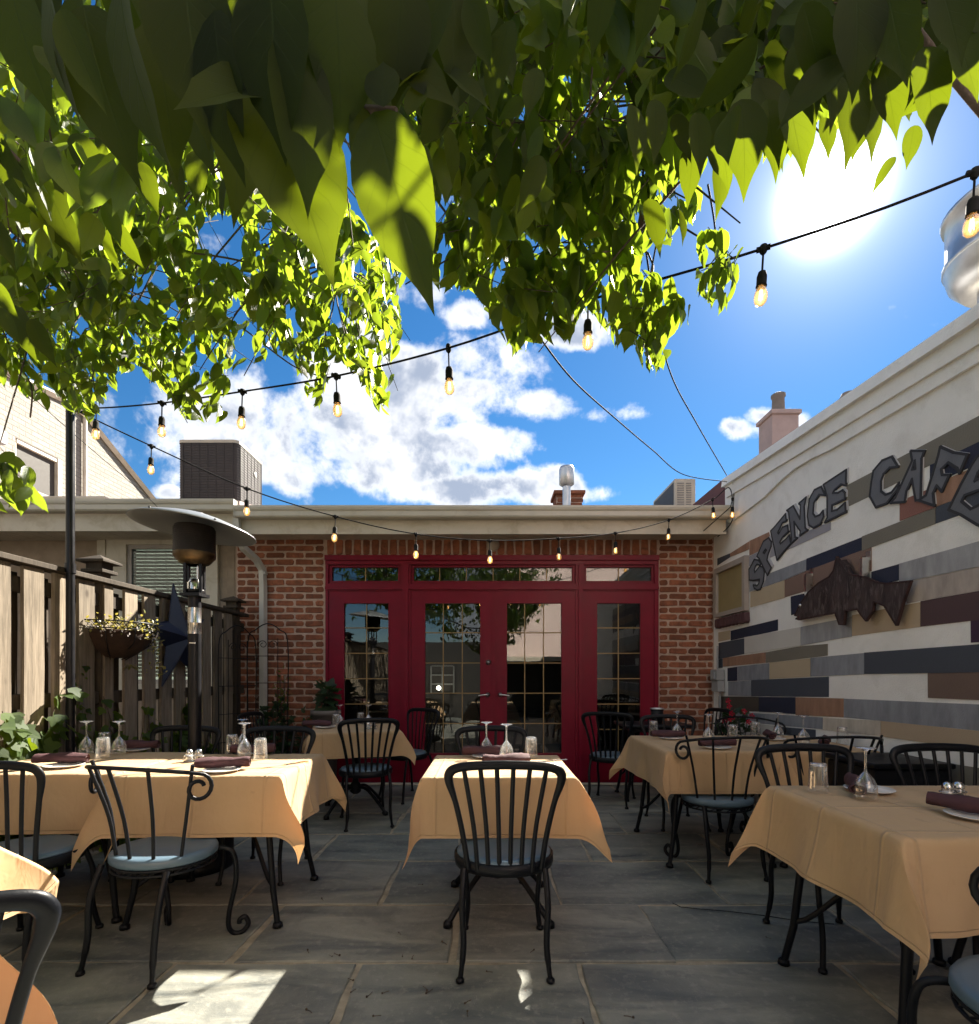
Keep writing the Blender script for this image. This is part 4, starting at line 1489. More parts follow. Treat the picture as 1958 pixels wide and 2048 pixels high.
# light pole on the fence
pole = empty('light_pole', (-2.635, 3.30, 0), 0, 'slim black pole standing against the fence and holding up the lights', 'pole')
MB().tube([(0, 0, 0), (0, 0, 3.02)], .024, 12).obj('shaft', m_pole, pole)
MB().tube([(0, 0, 1.86), (0, 0, 1.92)], .030, 12).obj('collar', m_pole, pole)
MB().lathe([(.024, 3.02), (.03, 3.03), (.001, 3.07)], 12).obj('cap', m_pole, pole)
MB().tube([(0, 0, 2.90), (.02, .05, 2.90), (.06, .05, 2.90), (.075, 0, 2.905)], .006, 6).obj('hook', m_pole, pole)

# five-pointed barn star
star = empty('barn_star', (FX + .075, 4.42, 1.53), 0, 'dark navy faceted metal star hung on the fence behind the heater', 'wall star')
R, r0 = .455, .175
outer = []
for i in range(10):
    a = PI / 2 + math.radians(8) + i * PI / 5
    q = R if i % 2 == 0 else r0
    outer.append((0.0, q * math.cos(a), q * math.sin(a)))
vs = outer + [(.11, 0, 0), (-.02, 0, 0)]
fs = [(i, (i + 1) % 10, 10) for i in range(10)] + [((i + 1) % 10, i, 11) for i in range(10)]
MB().add(vs, fs).obj('face', m_blue, star)
rim = MB()
for i in range(10):
    rim.tube([outer[i], outer[(i + 1) % 10]], .006, 5)
for i in range(0, 10, 2):
    rim.tube([outer[i], (.112, 0, 0)], .004, 5)
rim.obj('rim', m_blue, star)
MB().box((-.07, -.02, .1), (-.01, .02, .14)).obj('hanger', m_blackiron, star)

# patio heater
HX, HYY = -1.87, 3.33
ht = empty('patio_heater', (HX, HYY, 0), 0, 'tall black gas patio heater with a tilted grey dome beside the fence', 'patio heater')
MB().lathe([(.001, 0), (.23, 0), (.235, .03), (.235, .06), (.225, .07), (.225, .52), (.20, .57), (.06, .62), (.04, .62)], 28).obj('tank_housing', m_blackiron, ht)
MB().tube([(0, 0, .60), (0, 0, 1.50)], .038, 18).obj('pole', m_pole, ht)
MB().box((-.012, -.0395, 1.418), (.025, -.0375, 1.424)).obj('label_strip', m_plate, ht)
MB().lathe([(.0385, 1.48), (.0385, 1.548), (.0395, 1.55), (.0385, 1.552), (.0385, 1.645)], 20).obj('sleeve', m_steel, ht)
MB().tube([(0, 0, 1.64), (0, 0, 1.745)], .038, 18).lathe([(.04, 1.735), (.055, 1.745), (.055, 1.76), (.001, 1.765)], 18).obj('valve_housing', m_pole, ht)
cage = MB()
for a in range(4):
    an = PI / 4 + a * PI / 2 + .3
    cx, cy = .062 * math.cos(an), .062 * math.sin(an)
    cage.box((cx - .008, cy - .008, 1.715), (cx + .008, cy + .008, 1.925))
cage.box((-.062, -.062, 1.715), (.062, .062, 1.735))
cage.obj('burner_cage', m_pole, ht)
MB().lathe([(.045, 1.76), (.045, 1.80), (.02, 1.83), (.001, 1.835)], 14).tube([(.02, 0, 1.80), (.02, 0, 1.92)], .008, 8).obj('pilot', m_steel, ht)
MB().lathe([(.05, 1.915), (.085, 1.925), (.12, 1.965), (.122, 1.99)], 26).obj('burner_bowl', M('scorched brass bowl', (.11, .075, .04), .35, .6, 9, metal=.85), ht)
scr = MB().lathe([(.120, 1.985), (.118, 2.13), (.112, 2.16)], 30)
scr.lathe([(.001, 2.0), (.105, 2.0)], 20)
for z in [1.995 + .012 * i for i in range(13)]:
    scr.lathe([(.1185, z), (.1215, z + .003), (.1185, z + .006)], 30)
scr.obj('emitter_screen', m_soot, ht)
tl = Matrix.Translation((0, 0, 2.15)) @ Euler((math.radians(-2), math.radians(6.5), 0)).to_matrix().to_4x4() @ Matrix.Diagonal((.885, .885, .8, 1))
dm = MB().lathe([(.001, .115), (.06, .113), (.14, .098), (.22, .074), (.31, .042), (.375, .015), (.405, -.002), (.408, -.008), (.402, -.010), (.37, .008), (.30, .034), (.2, .066), (.1, .092), (.001, .10)], 48, tl)
dome = dm.obj('dome', m_alu, ht)
sm = MB().lathe([(.001, .118), (.055, .117), (.05, .128), (.001, .132)], 20, tl)
for a in range(6):
    q = tl @ Vector((.385 * math.cos(a * PI / 3 + .3), .385 * math.sin(a * PI / 3 + .3), .012))
    sm.ball(q, .007, 6, 4)
sm.obj('dome_bolt', m_pole, dome)
# ================================================================ TABLES AND CLOTHS
TZ = 0.742


def make_table(x, y, w, d, rz, label, group='dining tables', pedestal=False):
    t = empty('dining_table', (x, y, 0), rz, label, 'table', group)
    MB().box((-w / 2, -d / 2, TZ - .028), (w / 2, d / 2, TZ), bev=.008).obj('tabletop', m_blackiron, t)
    if pedestal:
        MB().tube([(0, 0, .16), (0, 0, TZ - .03)], .028, 12).lathe([(.028, .16), (.05, .18), (.05, .24), (.028, .27)], 14).box((-.2, -.02, TZ - .05), (.2, .02, TZ - .029)).obj('column', m_blackiron, t)
        for k in range(4):
            a = PI / 4 + k * PI / 2
            lg = MB().tube(spline([(.03 * math.cos(a), .03 * math.sin(a), .22), (.13 * math.cos(a), .13 * math.sin(a), .21), (.25 * math.cos(a), .25 * math.sin(a), .12), (.345 * math.cos(a), .345 * math.sin(a), .028)], 6), .014, 8)
            lg.lathe([(.001, .0125), (.024, .0125), (.022, .035), (.012, .045)], 10, Matrix.Translation((.345 * math.cos(a), .345 * math.sin(a), 0)))
            lg.obj('leg', m_blackiron, t)
        return t
    ix, iy = w / 2 - .09, d / 2 - .09
    ap_ = MB()
    for s in (-1, 1):
        ap_.box((-ix, s * iy - .012, TZ - .075), (ix, s * iy + .012, TZ - .03)).box((s * ix - .012, -iy + .013, TZ - .075), (s * ix + .012, iy - .013, TZ - .03))
    ap_.obj('apron', m_blackiron, t)
    for sx in (-1, 1):
        for sy in (-1, 1):
            lg = MB()
            lg.tube([(sx * ix, sy * iy, TZ - .05), (sx * (ix + .01), sy * (iy + .005), .45), (sx * (ix + .035), sy * (iy + .02), .18), (sx * (ix + .065), sy * (iy + .04), .02)], [.017, .016, .015, .014], 8)
            lg.lathe([(.001, .0125), (.024, .0125), (.022, .03), (.015, .035)], 10, Matrix.Translation((sx * (ix + .065), sy * (iy + .04), 0)))
            # scrolled brace from the leg in to the stretcher
            pts = []
            for i in range(9):
                a = i / 8
                pts.append((sx * (ix + .03 - a * (ix - .06)), sy * (iy + .015 - a * (iy - .03)), .20 + .26 * math.sin(a * PI / 2) ** 1.5))
            lg.tube(pts, .011, 7)
            lg.obj('leg', m_blackiron, t)
    rg = MB().tube([(.10 * math.cos(a * PI / 8), .10 * math.sin(a * PI / 8), .46) for a in range(16)], .010, 7, closed=True)
    rg.tube([(.0, .0, .46), (.0, .0, TZ - .03)], .012, 8).tube([(-.1, 0, .46), (.1, 0, .46)], .008, 6).tube([(0, -.1, .46), (0, .1, .46)], .008, 6)
    rg.obj('stretcher', m_blackiron, t)
    return t


def make_cloth(x, y, w, d, rz, over, label, seed=0, z=TZ + .004, limits=None, group='peach tablecloths', ear=.5, tw=None):
    """a square cloth draped over a table: flat top, hanging sides with soft waves, corners falling in folded points"""
    r = random.Random(seed)
    N = 76
    a, b = w / 2 + .003, d / 2 + .003
    A, B = a + over, b + over
    if limits is None: limits = (1, 1, 1, 1)   # how far the sides hang: left right near far (fractions)
    ph = [r.uniform(0, 6.28) for _ in range(8)]
    tw = tw or [r.uniform(-.35, .35) for _ in range(4)]
    el = [ear * r.uniform(.85, 1.15) for _ in range(4)]
    vs, uvs = [], []

    fold = [math.radians(r.uniform(27, 36)), math.radians(r.uniform(27, 36))]   # where the near and far corners fold

    def axis(n, half, lo, hi, bend=None):
        k, e_ = 18, 8
        steps = []
        for q in (0, 1):
            if bend is None:
                st = [(i + 1) / k for i in range(k)]
            else:
                t = math.tan(bend[q])
                st = [t * (i + 1) / k for i in range(k)] + [t + (1 - t) * (i + 1) / e_ for i in range(e_)]
            steps.append(st)
        left = [-half - over * lo * t for t in reversed(steps[0])]
        right = [half + over * hi * t for t in steps[1]]
        return left + list(np.linspace(-half, half, n - 2 * k)) + right
    us = axis(N, a, limits[0], limits[1])
    vv = axis(N, b, limits[2], limits[3], fold)
    for v in vv:
        for u in us:
            cx, cy = max(-a, min(a, u)), max(-b, min(b, v))
            dx, dy = u - cx, v - cy
            l = math.hypot(dx, dy)
            uvs.append(((u - us[0]) / (us[-1] - us[0]), (v - vv[0]) / (vv[-1] - vv[0])))
            if l < 1e-6:
                zz = z + .0012 * math.sin(u * 23 + ph[0]) * math.sin(v * 19 + ph[1])
                vs.append((u, v, zz))
                continue
            rr = .014
            out0 = rr * (1 - math.exp(-l / rr))
            if abs(dx) < 1e-6 or abs(dy) < 1e-6:
                along = v if abs(dx) > 0 else u
                half = b if abs(dx) > 0 else a
                k = ph[2] if abs(dx) > 0 else ph[3]
                edge = min(1.0, (half - abs(along)) / .16)
                wave = .085 * math.sin(along * 9.5 + k + (1 if dx > 0 or dy > 0 else 0) + .6 * math.sin(l * 9 + ph[6])) + .045 * math.sin(along * 23 + ph[4] + l * 4)
                fl = (.07 + wave * edge) * l * (l / over) ** .6
                fl += .10 * l * (1 - edge) ** 2
                out = out0 + max(fl, -.02 * l)
                drop = l - .55 * out0 - .25 * fl
                sx = (1 if dx > 0 else -1) if abs(dx) > 0 else 0
                sy = (1 if dy > 0 else -1) if abs(dy) > 0 else 0
                vs.append((cx + sx * out, cy + sy * out, z - drop))
            else:
                sx, sy = (1 if dx > 0 else -1), (1 if dy > 0 else -1)
                q = (0 if sx < 0 else 1) + (0 if sy < 0 else 2)
                th = math.atan2(abs(dy), abs(dx))
                f0 = fold[0 if sy < 0 else 1]
                e = th / f0 if th <= f0 else (PI / 2 - th) / (PI / 2 - f0)
                tf = e * PI / 4
                dirt = Vector((math.cos(th), math.sin(th)))
                ea = PI / 4 + tw[q]
                dire = Vector((math.cos(ea), math.sin(ea)))
                sw = el[q] * 1.45 * tf
                h1 = l * .17 * (1 - e)
                h2 = l * math.sin(sw)
                hx = dirt.x * (out0 + h1) + dire.x * h2
                hy = dirt.y * (out0 + h1) + dire.y * h2
                drop = l * math.cos(sw) - .25 * h1 - .55 * out0 * (1 - e)
                cur = .02 * math.sin(l * 14 + ph[5 + q % 3]) * e * l / over
                vs.append((cx + sx * (hx + cur), cy + sy * (hy - cur), z - max(drop, 0)))
    n, mm = len(us), len(vv)
    fs = []
    for j in range(mm - 1):
        for i in range(n - 1):
            q = (j * n + i, j * n + i + 1, (j + 1) * n + i + 1, (j + 1) * n + i)
            uc, vc = (us[i] + us[i + 1]) / 2, (vv[j] + vv[j + 1]) / 2
            if abs(uc) > a and abs(vc) > b:        # the fold of a corner runs along its diagonal
                if uc * vc > 0:
                    fs += [(q[0], q[1], q[2]), (q[0], q[2], q[3])]
                else:
                    fs += [(q[0], q[1], q[3]), (q[1], q[2], q[3])]
            else:
                fs.append(q)
    me = MB().add(vs, fs, True).mesh('tablecloth', m_cloth)
    ul = me.uv_layers.new(name='UVMap')
    lv = np.empty(len(me.loops), dtype=np.int32)
    me.loops.foreach_get('vertex_index', lv)
    ul.data.foreach_set('uv', np.array(uvs, dtype=np.float32)[lv].ravel())
    o = link('tablecloth', me, None, (x, y, 0), (0, 0, rz))
    return tag(o, label, 'tablecloth', group)


# (x, y, w, d, rot, overhang, table label, cloth label, seed, limits, ear)
TABLES = [
    (-2.20, 2.86, .78, .70, .03, .29, 'black iron table at the left end of the fence side pair, against the boards', 'sunlit peach cloth on the fence side table nearest the boards', 1, None, .42),
    (-1.385, 2.80, .77, .68, .03, .29, 'black iron table at the right end of the fence side pair', 'sunlit peach cloth with a pointed front corner, right table of the fence side pair', 2, None, .42),
    (.045, 2.76, .70, .66, 0, .285, 'small square iron table standing alone in the middle of the patio', 'bright sunlit peach cloth on the lone middle table', 3, None, .46),
    (-1.20, 4.70, .72, .72, math.radians(16), .22, 'iron table set askew in the shade by the left door panel', 'shaded peach cloth on the askew table by the left door panel', 4, None, .5),
    (1.46, 3.68, .70, .84, 0, .27, 'iron table at the door end of the mural side pair', 'shaded peach cloth with two hanging points at the door end of the mural side pair', 5, None, .36),
    (2.12, 3.68, .58, .84, 0, .27, 'iron table of the mural side pair that touches the wall', 'shaded peach cloth on the table touching the mural wall', 6, (.9, .12, 1, .3), .4),
    (1.555, 1.885, .70, .72, 0, .28, 'iron table at the left of the near right pair with splayed legs in view', 'large shaded peach cloth in the right foreground with a long hanging corner', 8, (1, .5, 1, 1), .38),
    (2.18, 1.885, .52, .72, 0, .27, 'iron table of the near right pair tucked against the mural wall', 'peach cloth at the right edge of the photo under the napkin plate', 9, (.4, .1, 1, .6), .4),
    (-1.56, 1.13, .60, .60, math.radians(43), .30, 'iron table at the bottom left edge of the photo', 'sunlit peach cloth at the bottom left edge behind the nearest chair', 10, None, .62),
]
TWIST = {3: [.42, -.45, 0, 0], 5: [.4, 0, -.45, 0], 8: [.45, 0, -.45, 0], 2: [.5, -.1, 0, -.2], 1: [.2, .5, 0, 0], 10: [.2, .1, 0, -.3], 4: [.3, -.2, 0, -.3]}
for (x, y, w, d, rz, ov, tl_, cl_, sd, lim, ear) in TABLES:
    make_table(x, y, w, d, rz, tl_, pedestal=sd in (3, 4))
    make_cloth(x, y, w, d, rz, ov, cl_, sd, limits=lim, ear=ear, tw=TWIST.get(sd), z=TZ + .004 + .0006 * (sd % 4))
# the bare table by the right hand door panel
make_table(1.62, 5.22, .66, .50, 0, 'bare black table without a cloth by the right door panel')

# ================================================================ CHAIRS
def seat_shape(r0=.205, z0=.435, z1=.47, n=28, sq=.92):
    prof = [(.001, z0), (r0 * .96, z0), (r0, z0 + .008), (r0, z1 - .014), (r0 * .97, z1 - .004), (r0 * .86, z1), (r0 * .5, z1 - .004), (.001, z1 - .006)]
    return MB().lathe(prof, n, Matrix.Diagonal((1, sq, 1, 1)))


def add_legs(c, front_scroll):
    for s in (-1, 1):
        lg = MB()
        lg.tube(spline([(s * .165, -.155, .43), (s * .172, -.20, .30), (s * .165, -.215, .15), (s * .178, -.235, .014)]), [.0125] * 20 + [.010] * 5, 8)
        lg.lathe([(.001, .0125), (.017, .0125), (.017, .024), (.011, .03)], 10, Matrix.Translation((s * .178, -.235, 0)))
        lg.obj('leg', m_blackiron, c)
        lf = MB()
        if front_scroll:
            lf.tube(spline([(s * .13, .13, .435), (s * .20, .17, .41), (s * .205, .19, .28), (s * .172, .185, .12), (s * .17, .185, .05), (s * .185, .20, .018), (s * .215, .22, .018),
                            (s * .235, .235, .05), (s * .222, .228, .085), (s * .205, .215, .075), (s * .203, .213, .058)]), .0115, 8)
            lf.lathe([(.001, .0105), (.014, .0105), (.010, .02)], 10, Matrix.Translation((s * .198, .208, 0)))
        else:
            lf.tube(spline([(s * .155, .125, .43), (s * .172, .165, .30), (s * .163, .175, .15), (s * .178, .20, .014)]), .0115, 8)
            lf.lathe([(.001, .0125), (.017, .0125), (.017, .024), (.011, .03)], 10, Matrix.Translation((s * .178, .20, 0)))
        lf.obj('leg', m_blackiron, c)


def make_slat_chair(label):
    c = empty('slat_chair', (0, 0, 0), 0, label, 'chair', 'black chairs around the dining tables')
    seat_shape().obj('seat', m_seat, c)
    sf_ = MB().lathe([(.19, .405), (.212, .405), (.217, .425), (.215, .452), (.206, .454), (.19, .436)], 28, Matrix.Diagonal((1, .92, 1, 1)))
    sf_.box((-.16, -.012, .402), (.16, .012, .418)).obj('seat_frame', m_blackiron, c)
    # bent back frame: flat tube rising from the seat and arched over
    fr_ = [(.150, -.150, .425), (.168, -.168, .56), (.196, -.192, .70), (.222, -.216, .795), (.219, -.226, .833), (.190, -.231, .853), (.12, -.236, .863), (.0, -.240, .867)]
    path = spline(fr_)
    path = path + [Vector((-p.x, p.y, p.z)) for p in reversed(path[:-1])]
    m = len(path)
    rs = []
    for p in path:
        f = max(0.0, min(1.0, (p.z - .72) / .12))
        rs.append(.0115 + .0085 * f)
    MB().tube(path, rs, 8, True, True, flat=.62, up=(1, 0, 0)).obj('back_frame', m_blackiron, c)
    for i in range(6):
        f = -1 + 2 * i / 5
        b = MB()
        pts = spline([(f * .110, -.168 - .012 * (1 - f * f), .42), (f * .122, -.184 - .008 * (1 - f * f), .58), (f * .142, -.207, .72), (f * .163, -.229, .853 - .006 * abs(f))], 4)
        b.tube(pts, .0095, 6, True, True, flat=.55, up=(1, 0, 0)).obj('slat', m_blackiron, c)
    add_legs(c, False)
    return c


def make_scroll_chair(label):
    c = empty('scroll_chair', (0, 0, 0), 0, label, 'chair', 'black chairs around the dining tables')
    seat_shape(.215, .432, .474).obj('seat', m_seat, c)
    r = MB()
    for z in (.405, .426):
        r.tube([(.205 * math.cos(a * PI / 14), .19 * math.sin(a * PI / 14), z) for a in range(28)], .006, 6, closed=True)
    for a in range(28):
        x0, y0 = .205 * math.cos(a * PI / 14), .19 * math.sin(a * PI / 14)
        a2 = a + .8
        r.tube([(x0, y0, .405), (.205 * math.cos(a2 * PI / 14), .19 * math.sin(a2 * PI / 14), .426)], .0035, 4)
    r.box((-.2, -.01, .398), (.2, .01, .408)).obj('seat_frame', m_blackiron, c)

    def arc(phi, rad, z, lean):
        return Vector((rad * math.sin(phi), .06 - rad * math.cos(phi) - lean, z))
    # top rail: barrel curve ending in scrolls that curl down and inward
    rail = [arc(math.radians(d), .305, .858 - .00001 * d * d, .02) for d in np.linspace(-62, 62, 19)]

    def curl(sign):
        e = rail[-1] if sign > 0 else rail[0]
        pr = rail[-2] if sign > 0 else rail[1]
        t = (e - pr); t.z = 0; t.normalize()
        pts = []
        R0 = .060
        for k in range(1, 21):
            a = k / 20 * math.radians(430)
            R_ = R0 * (1 - .62 * k / 20)
            ctr = e + Vector((0, 0, -R0))
            pts.append(ctr + t * math.sin(a) * R_ * .95 + Vector((0, 0, math.cos(a) * R_)))
        return pts
    path = list(reversed(curl(-1))) + rail + curl(1)
    MB().tube(path, .0085, 7).obj('top_rail', m_blackiron, c)
    for d in (-58, -29, 0, 29, 58):
        b = MB()
        top = arc(math.radians(d), .305, .856, .02)
        bot = arc(math.radians(d * .82), .225, .415, .0)
        mid = top.lerp(bot, .5) + Vector((math.sin(math.radians(d)) * -.018, .018, 0))
        b.tube(spline([bot, mid, top], 5), .0075, 6).obj('back_bar', m_blackiron, c)
    add_legs(c, True)
    return c


CH = [
    ('slat', .062, 2.30, 0, 'slat back chair in the centre foreground with its back to the camera'),
    ('slat', .01, 3.25, 180, 'slat back chair at the far side of the lone middle table'),
    ('scroll', -1.42, 2.30, -14, 'scroll armed fan back chair in front of the fence side tables'),
    ('slat', -2.03, 2.30, 4, 'slat back chair cut by the left edge of the photo'),
    ('slat', -1.06, .90, 42, 'nearest slat back chair in the bottom left corner'),
    ('slat', -1.38, 3.22, 180, 'slat back chair behind the right hand table of the fence side pair'),
    ('slat', -2.03, 3.27, 178, 'slat back chair behind the fence side tables below the heater'),
    ('slat', -1.02, 4.33, 20, 'slat back chair turned left in front of the askew table'),
    ('slat', -.82, 5.18, 140, 'slat back chair against the red post between the left door panels'),
    ('slat', -1.95, 4.78, -92, 'slat back chair side on between the downpipe and the askew table'),
    ('slat', 1.17, 5.02, -24, 'slat back chair in deep shade by the right red door post'),
    ('scroll', 1.43, 3.30, 5, 'scroll back chair in front of the door end of the mural side tables'),
    ('scroll', 2.13, 3.32, -3, 'scroll back chair in front of the mural side table by the wall'),
    ('slat', 1.52, 4.26, 180, 'slat back chair behind the door end of the mural side tables'),
    ('scroll', 2.16, 4.28, 182, 'thin barred scroll back chair behind the mural side table by the wall'),
    ('slat', 2.10, 5.28, 100, 'slat back chair in the corner below the brick pier'),
    ('slat', 1.53, 2.33, 180, 'slat back chair behind the large cloth in the right foreground'),
    ('slat', 2.19, 2.34, 176, 'slat back chair behind the near right tables against the mural wall'),
    ('scroll', 1.34, 1.22, 4, 'scroll legged chair whose seat edge shows at the bottom right corner'),
]
protos = {}
for kind, x, y, rz, lab in CH:
    if kind not in protos:
        o = make_slat_chair(lab) if kind == 'slat' else make_scroll_chair(lab)
        protos[kind] = o
    else:
        o = copy_tree(protos[kind])
    o.location = (x, y, .0)
    o.rotation_euler = (0, 0, math.radians(rz))
    o['label'] = lab

# ================================================================ TABLE SETTINGS
ZC = TZ + .0065
wine_me = None


def wine_glass(label):
    g = empty('wine_glass', (0, 0, 0), 0, label, 'wine glass', 'upturned stemmed glasses')
    MB().lathe([(.0335, 0), (.0345, .002), (.039, .025), (.0395, .038), (.036, .058), (.027, .078), (.014, .094), (.006, .104)], 28).obj('bowl', m_glass, g)
    MB().lathe([(.0058, .104), (.0042, .125), (.0042, .165), (.006, .182)], 12).obj('stem', m_glass, g)
    MB().lathe([(.006, .182), (.016, .189), (.034, .1935), (.0345, .195), (.033, .1965), (.001, .1975)], 28).obj('foot', m_glass, g)
    return g


def tumbler(label):
    g = empty('tumbler', (0, 0, 0), 0, label, 'tumbler', 'upturned tumblers')
    MB().lathe([(.0375, 0), (.038, .002), (.0355, .03), (.0345, .05), (.0335, .08), (.0315, .108), (.0305, .112)], 26).obj('wall', m_glass, g)
    MB().lathe([(.001, .104), (.027, .104), (.0305, .112), (.029, .117), (.001, .116)], 26).obj('base', m_glass, g)
    return g


def napkin(label, seed):
    r = random.Random(seed)
    m = MB()
    n, L = 14, .25
    rings = 16
    vs = []
    for i in range(rings + 1):
        t = i / rings
        R = .024 * (1 + .12 * math.sin(t * 9 + seed) + .08 * r.uniform(-1, 1)) * (.86 if i in (0, rings) else 1)
        bend = .018 * math.sin(t * PI) * (1 if seed % 2 else -1)
        for k in range(n):
            a = 2 * PI * k / n
            rr = R * (1 + .10 * math.sin(3 * a + seed + t * 3)) + (.006 if k == 3 else 0)
            vs.append(((t - .5) * L, bend + rr * math.cos(a) * 1.1, .023 + max(-.0225, rr * math.sin(a) * .95)))
    fs = []
    for i in range(rings):
        for k in range(n):
            fs.append((i * n + k, i * n + (k + 1) % n, (i + 1) * n + (k + 1) % n, (i + 1) * n + k))
    m.add(vs, fs, True)
    for e, sx in ((0, -1), (rings, 1)):
        b = len(m.v)
        sp = []
        for q in range(3):
            s = (.72, .45, .18)[q]
            ring = [Vector(vs[e * n + k]) for k in range(n)]
            c = sum(ring, Vector()) / n
            sp.append([c + (p - c) * s + Vector((-sx * (.012 if q % 2 == 0 else .002), 0, 0)) for p in ring])
        ringsv = [[Vector(vs[e * n + k]) for k in range(n)]] + sp
        al = [p for q in ringsv for p in q]
        f2 = []
        for q in range(3):
            for k in range(n):
                f2.append((q * n + k, q * n + (k + 1) % n, (q + 1) * n + (k + 1) % n, (q + 1) * n + k))
        f2.append(tuple(3 * n + k for k in range(n)))
        m.add(al, f2)
    o = m.obj('napkin_roll', m_napkin)
    return tag(o, label, 'napkin', 'rolled burgundy napkins')


def plate(label):
    o = MB().lathe([(.001, .004), (.05, .004), (.055, .001), (.045, 0), (.05, .0), (.062, .004), (.085, .011), (.088, .013), (.087, .0145), (.06, .0075), (.05, .006), (.001, .006)], 36).obj('side_plate', m_plate)
    return tag(o, label, 'plate', 'white side plates')


def shakers(label):
    g = empty('salt_and_pepper_set', (0, 0, 0), 0, label, 'shaker set', 'salt and pepper sets')
    hold = MB()
    hold.lathe([(.001, .0), (.052, .0), (.052, .003), (.001, .003)], 24, Matrix.Diagonal((1, .55, 1, 1)))
    for z in (.028,):
        hold.tube([(.052 * math.cos(a * PI / 12), .029 * math.sin(a * PI / 12), z) for a in range(24)], .002, 5, closed=True)
    for a in range(0, 24, 4):
        p = (.052 * math.cos(a * PI / 12), .029 * math.sin(a * PI / 12))
        hold.tube([(*p, 0.002), (*p, .028)], .0015, 4)
    hold.obj('holder', m_steel, g)
    for s, mm in ((-1, m_salt), (1, m_pepper)):
        j = MB().lathe([(.001, .004), (.017, .004), (.019, .012), (.018, .036), (.014, .042)], 14, Matrix.Translation((s * .024, 0, 0))).obj('shaker', m_glass, g)
        MB().lathe([(.001, .005), (.0155, .005), (.0165, .028), (.001, .028)], 12, Matrix.Translation((s * .024, 0, 0))).obj('contents', mm, j)
        MB().lathe([(.0185, .040), (.0185, .050), (.014, .060), (.006, .065), (.001, .066)], 14, Matrix.Translation((s * .024, 0, 0))).obj('cap', m_steel, j)
    return g


first = {}


def place(kind, px, py, label, rz=0.0, seed=1, dz=0.0, z=None):
    p = on_z(px, py, ZC if z is None else z)
    if kind == 'napkin':
        o = napkin(label, seed)
    elif kind in first:
        o = copy_tree(first[kind])
    else:
        o = {'wine': wine_glass, 'tumbler': tumbler, 'plate': plate, 'shakers': shakers}[kind](label)
        first[kind] = o
    o.location = (p.x, p.y, p.z + dz)
    o.rotation_euler = (0, 0, math.radians(rz))
    o['label'] = label
    return o


